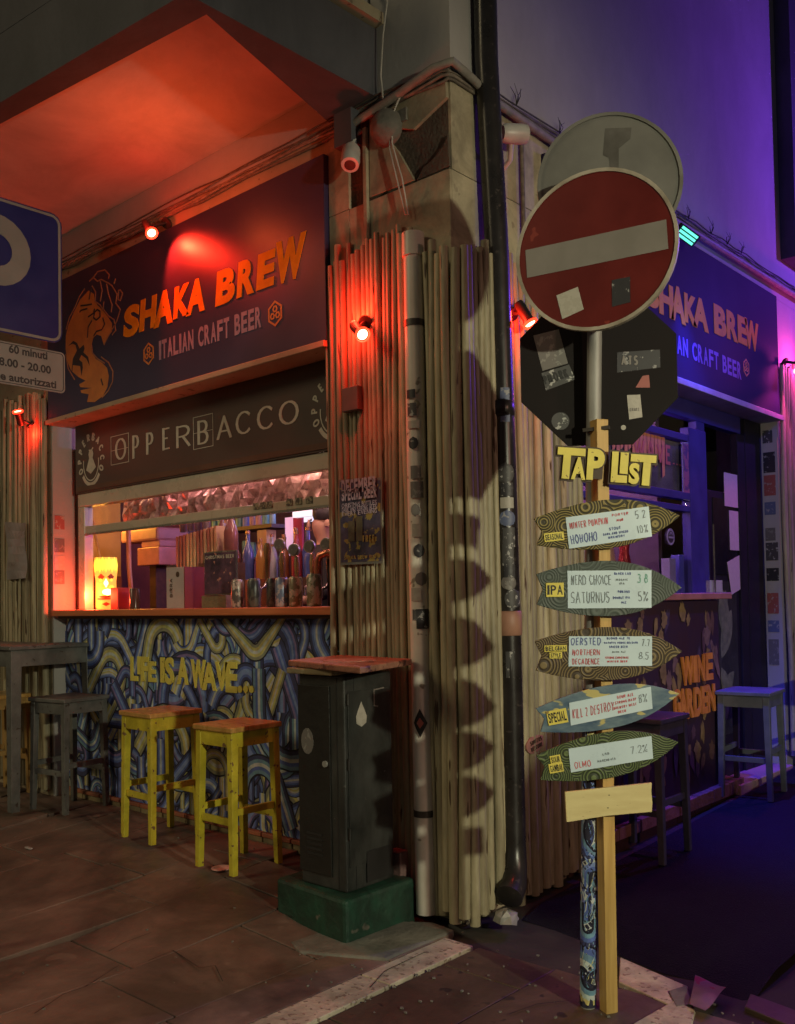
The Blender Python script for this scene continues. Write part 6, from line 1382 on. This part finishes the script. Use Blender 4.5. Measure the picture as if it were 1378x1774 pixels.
cl_ = [(412, 0, 'speckled pale can, leftmost in the row of cans on the hatch counter'), (428, 1, 'brown-labelled can second in the row on the hatch counter'), (441, 2, 'thin dark can behind the brown one on the hatch counter'), (462, 2, 'black can with a round motif, middle of the row on the hatch counter'), (489, 4, 'blue and white can in the row on the hatch counter'), (500, 3, 'olive can right of the blue and white one'), (513, 5, 'pale leafy can near the brass tap on the hatch counter'), (533, 5, 'widest pale can beside the copper tap column')]
for i, (px, k, lb) in enumerate(cl_):
    x_ = onY(px, 1040, .13).x; can(x_, .13+.05*(i % 2), CT, k, 1.0 if i != 7 else 1.08, lb, 'cans lined up on the hatch counter')
# back shelves with cans
YS = 1.55
for (px0, px1, py, ys) in ((358, 474, 913, YS), (412, 466, 966, YS), (412, 470, 1010, YS)):
    xa_, xb_ = onY(px0, py, ys).x, onY(px1, py, ys).x; zz = onY((px0+px1)/2, py, ys).z
    sh = thing('wall_shelf', ((xa_+xb_)/2, ys, zz), {913: 'top dark shelf crowded with cans at the back of the bar', 966: 'middle dark shelf of cans at the back of the bar', 1010: 'low dark shelf with glasses at the back of the bar'}[py], 'shelf')
    MB().box(xa_, xb_, ys-.02, ys+.2, zz-.03, zz).build('plank', M['wood_dark'], sh)
    n = int((xb_-xa_)/.085)
    for i in range(n):
        x_ = xa_+.05+i*.085; s = random.uniform(.75, 1.05) if py != 1010 else random.uniform(.8, 1.3)
        cn_, cc_ = random.choice([('teal', (.25, .5, .5)), ('blue', (.2, .25, .6)), ('pale grey', (.5, .5, .55)), ('violet', (.35, .2, .5)), ('green', (.15, .4, .35)), ('pink', (.5, .3, .3))]); mm = mat('back_can_%d_%d' % (py, i), cc_, None, 20, .35); ordn = ['leftmost', 'second', 'third', 'fourth', 'fifth', 'sixth', 'seventh', 'eighth', 'ninth', 'tenth', 'eleventh', 'twelfth'][i]
        MB().lathe((x_, ys+.05, zz), [(0, 0), (.032*s, 0), (.034*s, .01), (.034*s, .13*s), (.027*s, .145*s), (0, .145*s)], 12).build('beer_can', mm, label='%s can, %s from the left on the %s back shelf' % (cn_, ordn, {913: 'top', 966: 'middle', 1010: 'low'}[py]) if i else '%s can at the left end of the %s back shelf' % (cn_, {913: 'top', 966: 'middle', 1010: 'low'}[py]), cat='can', group={913: 'cans on the top back shelf', 966: 'cans on the middle back shelf', 1010: 'cans on the low back shelf'}[py], smooth=True)
MB().box(onY(446, 930, YS).x, onY(462, 930, YS).x, YS+.0, YS+.1, onY(455, 950, YS).z+.0, onY(455, 918, YS).z).build('carton', mat('kraft', (.6, .42, .2), rough=.6), label='kraft carton standing on the middle back shelf', cat='carton')
# espresso machine / register shapes left of the rack
a_, b_ = onY(238, 950, .9), onY(276, 978, .9)
rg = thing('cash_register', ((a_.x+b_.x)/2, .95, CT), 'pink cash register with tilted screen behind the counter', 'cash register')
MB().box(a_.x, b_.x, .9, 1.1, b_.z, a_.z).build('screen', mat('pink_plastic', (.58, .24, .25), rough=.4), rg, bevel=.006)
MB().box(a_.x+.03, b_.x-.02, .92, 1.08, a_.z+.003, onY(250, 937, .9).z).build('head', mat('pink_dark', (.5, .22, .25), rough=.4), rg, bevel=.006)
MB().box(a_.x+.1, b_.x-.12, .95, 1.05, 1.2, b_.z-.002).build('stand', M['wood_dark'], rg)
a_, b_ = onY(218, 920, .95), onY(282, 936, .95); MB().box(a_.x, b_.x, .9, 1.2, b_.z, a_.z).build('hood', mat('pink_hood', (.42, .20, .22), rough=.5), label='pink range hood above the cash register', cat='hood', bevel=.02)
a_, b_ = onY(283, 925, 1.3), onY(318, 985, 1.3); MB().box(a_.x, b_.x, 1.3, 1.6, b_.z-.9, a_.z).build('fridge', mat('blue_fridge', (.12, .20, .36), (.1, .16, .3), 4, .4), label='blue fridge at the back between register and menu rack', cat='fridge', bevel=.01)
a_, b_ = onY(301, 928, 1.28), onY(316, 968, 1.28); MB().box(a_.x, b_.x, 1.27, 1.295, b_.z, a_.z).build('wall_menu', mat('teal_board', (.12, .36, .40), rough=.4), label='teal panel leaning on the blue fridge', cat='panel')
tbx = onY(236, 1000, .6).x; MB().tube([(tbx-.10, .6, 2.1), (tbx-.06, .58, 1.75), (tbx+.02, .55, 1.5)], .018, 8).build('tap_hose', mat('red_hose', (.55, .2, .12), rough=.4), label='slanting red hose between tiki lamp and cash register', cat='hose', smooth=True)
p1, p2 = onY(163, 925, .5), onY(178, 968, .5); MB().tube([(p1.x, .5, p1.z+.1), (p1.x+.01, .5, p1.z), (p2.x, .48, p2.z), (p2.x, .4, p2.z-.05)], .010, 8).build('lamp_cord', M['yellow_top'], label='thick cord hanging down to the tiki lamp', cat='cord', smooth=True)
# emissive panels standing in for the lit doorway and monitor deep right
a_, b_ = onY(494, 897, 1.5), onY(511, 962, 1.5); MB().box(a_.x, b_.x, 1.5, 1.52, b_.z, a_.z).build('lit_screen', M['lit_panel'], label='glowing lilac panel standing in for the lit doorway behind the beer taps', cat='lit panel')
a_, b_ = onY(524, 880, 1.6), onY(541, 903, 1.6); MB().box(a_.x, b_.x, 1.6, 1.62, b_.z, a_.z).build('lit_screen', M['lit_white'], label='small white lit screen high behind the taps near the barman', cat='screen')
a_, b_ = onY(507, 885, 1.35), onY(580, 889, 1.35); MB().box(a_.x, b_.x, 1.35, 1.4, b_.z, a_.z).build('light_strip', M['lit_white'], label='thin white light strip above the beer taps', cat='light strip')
a_, b_ = onY(508, 897, 1.45), onY(524, 955, 1.45); MB().box(a_.x, b_.x, 1.45, 1.47, b_.z, a_.z).build('curtain', mat('red_cloth', (.45, .05, .10), rough=.8), label='dark red cloth hanging between the lit panels', cat='curtain')
BC = [('brown', (.25, .09, .04)), ('green', (.06, .22, .10)), ('clear', (.45, .48, .50)), ('amber', (.55, .28, .06)), ('blue', (.10, .16, .42)), ('red', (.42, .05, .06))]
MB().box(onY(404, 1000, .95).x, onY(545, 1000, .95).x, .88, 1.12, 1.0, onY(470, 1003, .95).z).build('back_bar', M['wood_dark'], label='low dark back bar carrying a row of bottles behind the cans', cat='counter')
zb_ = onY(470, 1003, .95).z; ords = ['leftmost', 'second', 'third', 'fourth', 'fifth', 'sixth', 'seventh', 'eighth', 'ninth', 'tenth', 'eleventh', 'twelfth', 'thirteenth']
for i in range(13):
    cn_, cc_ = BC[(i*5+i//3) % 6]; x_ = onY(410+i*10.5, 1000, .95).x
    bottle(x_, .95+.05*(i % 2), zb_, random.uniform(.78, 1.15), mat('bb_%d' % i, cc_, rough=.12, trans=.2), '%s bottle, %s from the left on the low back bar' % (cn_, ords[i]) if i else 'brown bottle at the left end of the low back bar', 'bottles on the back bar')
# beer taps
def beer_tap(px, pyt, pyb, y, kind, lab):
    p = onY(px, pyt, y); q = onY(px, pyb, y); t = thing('beer_tap', (q.x, y, q.z), lab, 'beer tap', 'beer taps at the hatch')
    h = p.z-q.z
    if kind == 0:
        MB().lathe((p.x, y, q.z), [(0, 0), (.010, 0), (.017, h*.45), (.024, h*.8), (.02, h), (0, h)], 12).build('handle', M['brass'], t, smooth=True)
    else:
        MB().lathe((p.x, y, q.z), [(0, 0), (.012, 0), (.019, h*.45), (.013, h*.68), (.0, h*.7)], 12).build('handle', M['brass'], t, smooth=True)
        MB().lathe((p.x, y-.012, p.z-.03), [(0, 0), (.036, 0), (.038, .008), (.036, .02), (0, .02)], 22, axis=(.35, -1, 0)).build('medallion', mat('medallion', (.42, .36, .28), rough=.3, metal=.3), t, smooth=True)
        MB().lathe((p.x+.008, y-.034, p.z-.03), [(0, 0), (.028, 0), (.028, .002), (0, .002)], 20, axis=(.35, -1, 0)).build('badge', STK[4], t, smooth=True)
    MB().tube([(q.x, y, q.z-.0), (q.x, y-.02, q.z-.03), (q.x+.01, y-.06, q.z-.04), (q.x+.01, y-.065, q.z-.09)], .009, 8).build('spout', M['steel'], t, smooth=True)
    return t
beer_tap(463, 941, 1008, .30, 0, 'slim painted beer tap handle, leftmost tap behind the cans')
beer_tap(489, 935, 1005, .36, 1, 'beer tap with dark badge below the lit lilac panel')
beer_tap(514, 944, 1005, .32, 1, 'beer tap with pale round badge, third from the left')
beer_tap(541, 938, 1005, .32, 1, 'beer tap with golden round badge left of the copper column')
beer_tap(570, 934, 1008, .30, 1, 'largest beer tap half hidden by the bamboo')
x_ = onY(551, 1000, .24).x
ct = thing('copper_tap_tower', (x_, .24, CT), 'copper coloured U-shaped tap tower at the right end of the hatch counter', 'tap tower')
zt_ = onY(551, 958, .24).z
MB().tube([(x_, .24, CT), (x_, .24, zt_-.05), (x_+.02, .24, zt_-.015), (x_+.06, .26, zt_), (x_+.22, .34, zt_)], .021, 14).build('tube', mat('copper', (.75, .28, .16), rough=.28, metal=.8), ct, smooth=True)
MB().box(x_+.03, x_+.20, .28, .36, CT, zt_-.03).build('drip_housing', M['rubber'], ct, bevel=.006)
# barman behind the taps
hp = onY(565, 905, .95)
def skin_body(joints, edges, name, m, parent):
    me = bpy.data.meshes.new(name); me.from_pydata([j[0] for j in joints], edges, []); o = bpy.data.objects.new(name, me); COL.objects.link(o); o.parent = parent
    o.modifiers.new('s', 'SKIN'); 
    for i, j in enumerate(joints): me.skin_vertices[0].data[i].radius = (j[1], j[2])
    me.skin_vertices[0].data[0].use_root = True
    o.modifiers.new('ss', 'SUBSURF').levels = 2; o.modifiers['ss'].render_levels = 2; me.materials.append(m)
    dg = bpy.context.evaluated_depsgraph_get(); ev = o.evaluated_get(dg); nm = bpy.data.meshes.new_from_object(ev); o.modifiers.clear(); o.data = nm
    nm.polygons.foreach_set('use_smooth', [True]*len(nm.polygons)); return o
fl_z = hp.z-1.62
pe = thing('person', (hp.x, .95, fl_z), 'barman in black with short black hair standing behind the beer taps', 'person'); pe.rotation_euler = (0, 0, radians(-35))
def mk_skin(o_pts, edges, nm, m):
    me = bpy.data.meshes.new(nm)
    me.from_pydata([p for p, _, _ in o_pts], edges, []); o = bpy.data.objects.new(nm, me); COL.objects.link(o)
    o.modifiers.new('s', 'SKIN')
    if not me.skin_vertices:
        bpy.context.view_layer.objects.active = o
    for i, (_, a_, b_) in enumerate(o_pts): me.skin_vertices[0].data[i].radius = (a_, b_)
    me.skin_vertices[0].data[0].use_root = True
    s2 = o.modifiers.new('ss', 'SUBSURF'); s2.levels = 2; s2.render_levels = 2
    dg = bpy.context.evaluated_depsgraph_get(); nm2 = bpy.data.meshes.new_from_object(o.evaluated_get(dg)); bpy.data.objects.remove(o)
    nm2.polygons.foreach_set('use_smooth', [True]*len(nm2.polygons)); nm2.materials.clear(); nm2.materials.append(m)
    o2 = bpy.data.objects.new(nm, nm2); COL.objects.link(o2); o2.parent = pe; return o2
# 0 pelvis,1 belly,2 chest,3 neck base,4 neck,5 head low,6 head, 7-9 arm L, 10-12 arm R, 13-15 leg L,16-18 leg R
J = [((0, 0, .95), .15, .11), ((0, 0, 1.12), .14, .10), ((0, -.01, 1.32), .16, .11), ((0, 0, 1.45), .07, .065), ((0, -.005, 1.50), .052, .055), ((0, -.02, 1.57), .07, .085), ((0, -.01, 1.66), .078, .095),
     ((.19, 0, 1.42), .055, .055), ((.27, -.03, 1.15), .045, .045), ((.24, -.25, 1.08), .035, .035), ((-.19, 0, 1.42), .055, .055), ((-.26, -.06, 1.17), .045, .045), ((-.16, -.28, 1.22), .035, .035),
     ((.09, 0, .85), .085, .085), ((.10, -.02, .47), .06, .06), ((.10, .0, .08), .045, .05), ((-.09, 0, .85), .085, .085), ((-.10, -.02, .47), .06, .06), ((-.10, 0, .08), .045, .05), ((.10, -.14, .03), .035, .03), ((-.10, -.14, .03), .035, .03)]
E_ = [(0, 1), (1, 2), (2, 3), (3, 4), (4, 5), (5, 6), (2, 7), (7, 8), (8, 9), (2, 10), (10, 11), (11, 12), (0, 13), (13, 14), (14, 15), (0, 16), (16, 17), (17, 18), (15, 19), (18, 20)]
try:
    ob = mk_skin(J, E_, 'body', M['skin'])
    bm_ = ob.data; bm_.materials.append(M['shirt'])
    for pg in bm_.polygons:
        z_ = pg.center.z
        if z_ < 1.475 and not (abs(pg.center.x) > .14 and pg.center.y < -.10 and z_ > .9): pg.material_index = 1
    hr = MB(); hr.lathe((0, .012, 1.635), [(.088, 0), (.097, .03), (.096, .07), (.078, .105), (.04, .125), (0, .13)], 20)
    for v in hr.v: v.y = .012+(v.y-.012)*1.15+.01
    o = hr.build('hair', M['hair'], pe, smooth=True, local=True)
    MB().lathe((0, -.115, 1.60), [(.012, -.01), (.014, .0), (.006, .035), (0, .04)], 8).build('nose', M['skin'], pe, smooth=True, local=True)
    for s in (-1, 1):
        MB().lathe((s*.078, 0, 1.61), [(0, 0), (.022, 0), (.024, .008), (0, .012)], 10, axis=(s, -.2, 0)).build('ear', M['skin'], pe, smooth=True, local=True)
        MB().lathe((s*.03, -.098, 1.635), [(0, 0), (.009, 0), (.007, .006), (0, .008)], 8, axis=(0, -1, 0)).build('eye', M['hair'], pe, smooth=True, local=True)
        for k in range(4):
            bx0 = (.24 if s > 0 else -.16)+(-.022+.015*k); by0 = -.27 if s > 0 else -.30; bz0 = 1.08 if s > 0 else 1.22
            MB().tube([(bx0, by0, bz0), (bx0, by0-.045-.008*(k in (1, 2)), bz0-.005), (bx0, by0-.065-.008*(k in (1, 2)), bz0-.03)], [.009, .0085, .007], 7).build('finger', M['skin'], pe, smooth=True, local=True)
    MB().box(-.022, .022, -.104, -.098, 1.563, 1.57).build('mouth', mat('lips', (.35, .12, .10), rough=.5), pe, local=True)
except Exception as ex:
    print('person failed', ex)
# ------------------------------------------------------------------ litter
p = onZ(384, 1507, gz(-1.2, -.4)); MB().lathe((p.x, p.y, gz(p.x, p.y)+.003), [(0, 0), (.052, 0), (.052, .004), (0, .004)], 22).build('beer_mat', mat('pink_mat', (.75, .42, .35), (.6, .3, .26), 30, .6), label='round pinkish beer mat on the paving under the nearest yellow stool', cat='beer mat')
p = onZ(235, 1396, .11); MB().box(p.x-.02, p.x+.02, p.y-.01, p.y+.015, .115, .125).build('paper_scrap', M['whitepaper'], label='small white paper scrap on the ground behind a yellow stool', cat='litter')
p = onZ(50, 1467, .06); MB().box(p.x-.03, p.x+.03, p.y-.01, p.y+.01, gz(p.x, p.y)+.003, gz(p.x, p.y)+.009).build('paper_scrap', M['whitepaper'], label='torn white scrap on the paving below the grey table', cat='litter')
c = onZ(1222, 1722, .03); cs = [onZ(*q_, .028) for q_ in ((1205, 1692), (1258, 1708), (1222, 1752), (1195, 1738))]
wavy_sheet(cs, 6, (0, 0, 1), .007, 6).build('crumpled_packet', mat('pink_packet', (.20, .12, .11), (.12, .07, .07), 12, .5, specks=(.25, .02, .03), sscale=12, samt=.05), label='crumpled pinkish packet lying by the kerb stones at the lower right', cat='litter', smooth=True)
rr6 = random.Random(77); mb = MB()
for i in range(220):
    x_, y_ = rr6.uniform(-3.5, 2), rr6.uniform(-2.6, .0)
    if i % 2: x_, y_ = rr6.uniform(-.3, 1.6), rr6.uniform(-1.0, -.1)
    s = rr6.uniform(.002, .006); z_ = gz(x_, y_)+.004; a_ = rr6.uniform(0, 3)
    mb.obox((x_, y_, z_), (s*cos(a_), s*sin(a_), 0), (-s*sin(a_)*.6, s*cos(a_)*.6, 0), (0, 0, s*.5))
mb.build('grit', M['concrete'], label='scattered grit and crumbs over the paving', cat='grit', kind='stuff')
print('objects', len(bpy.data.objects))
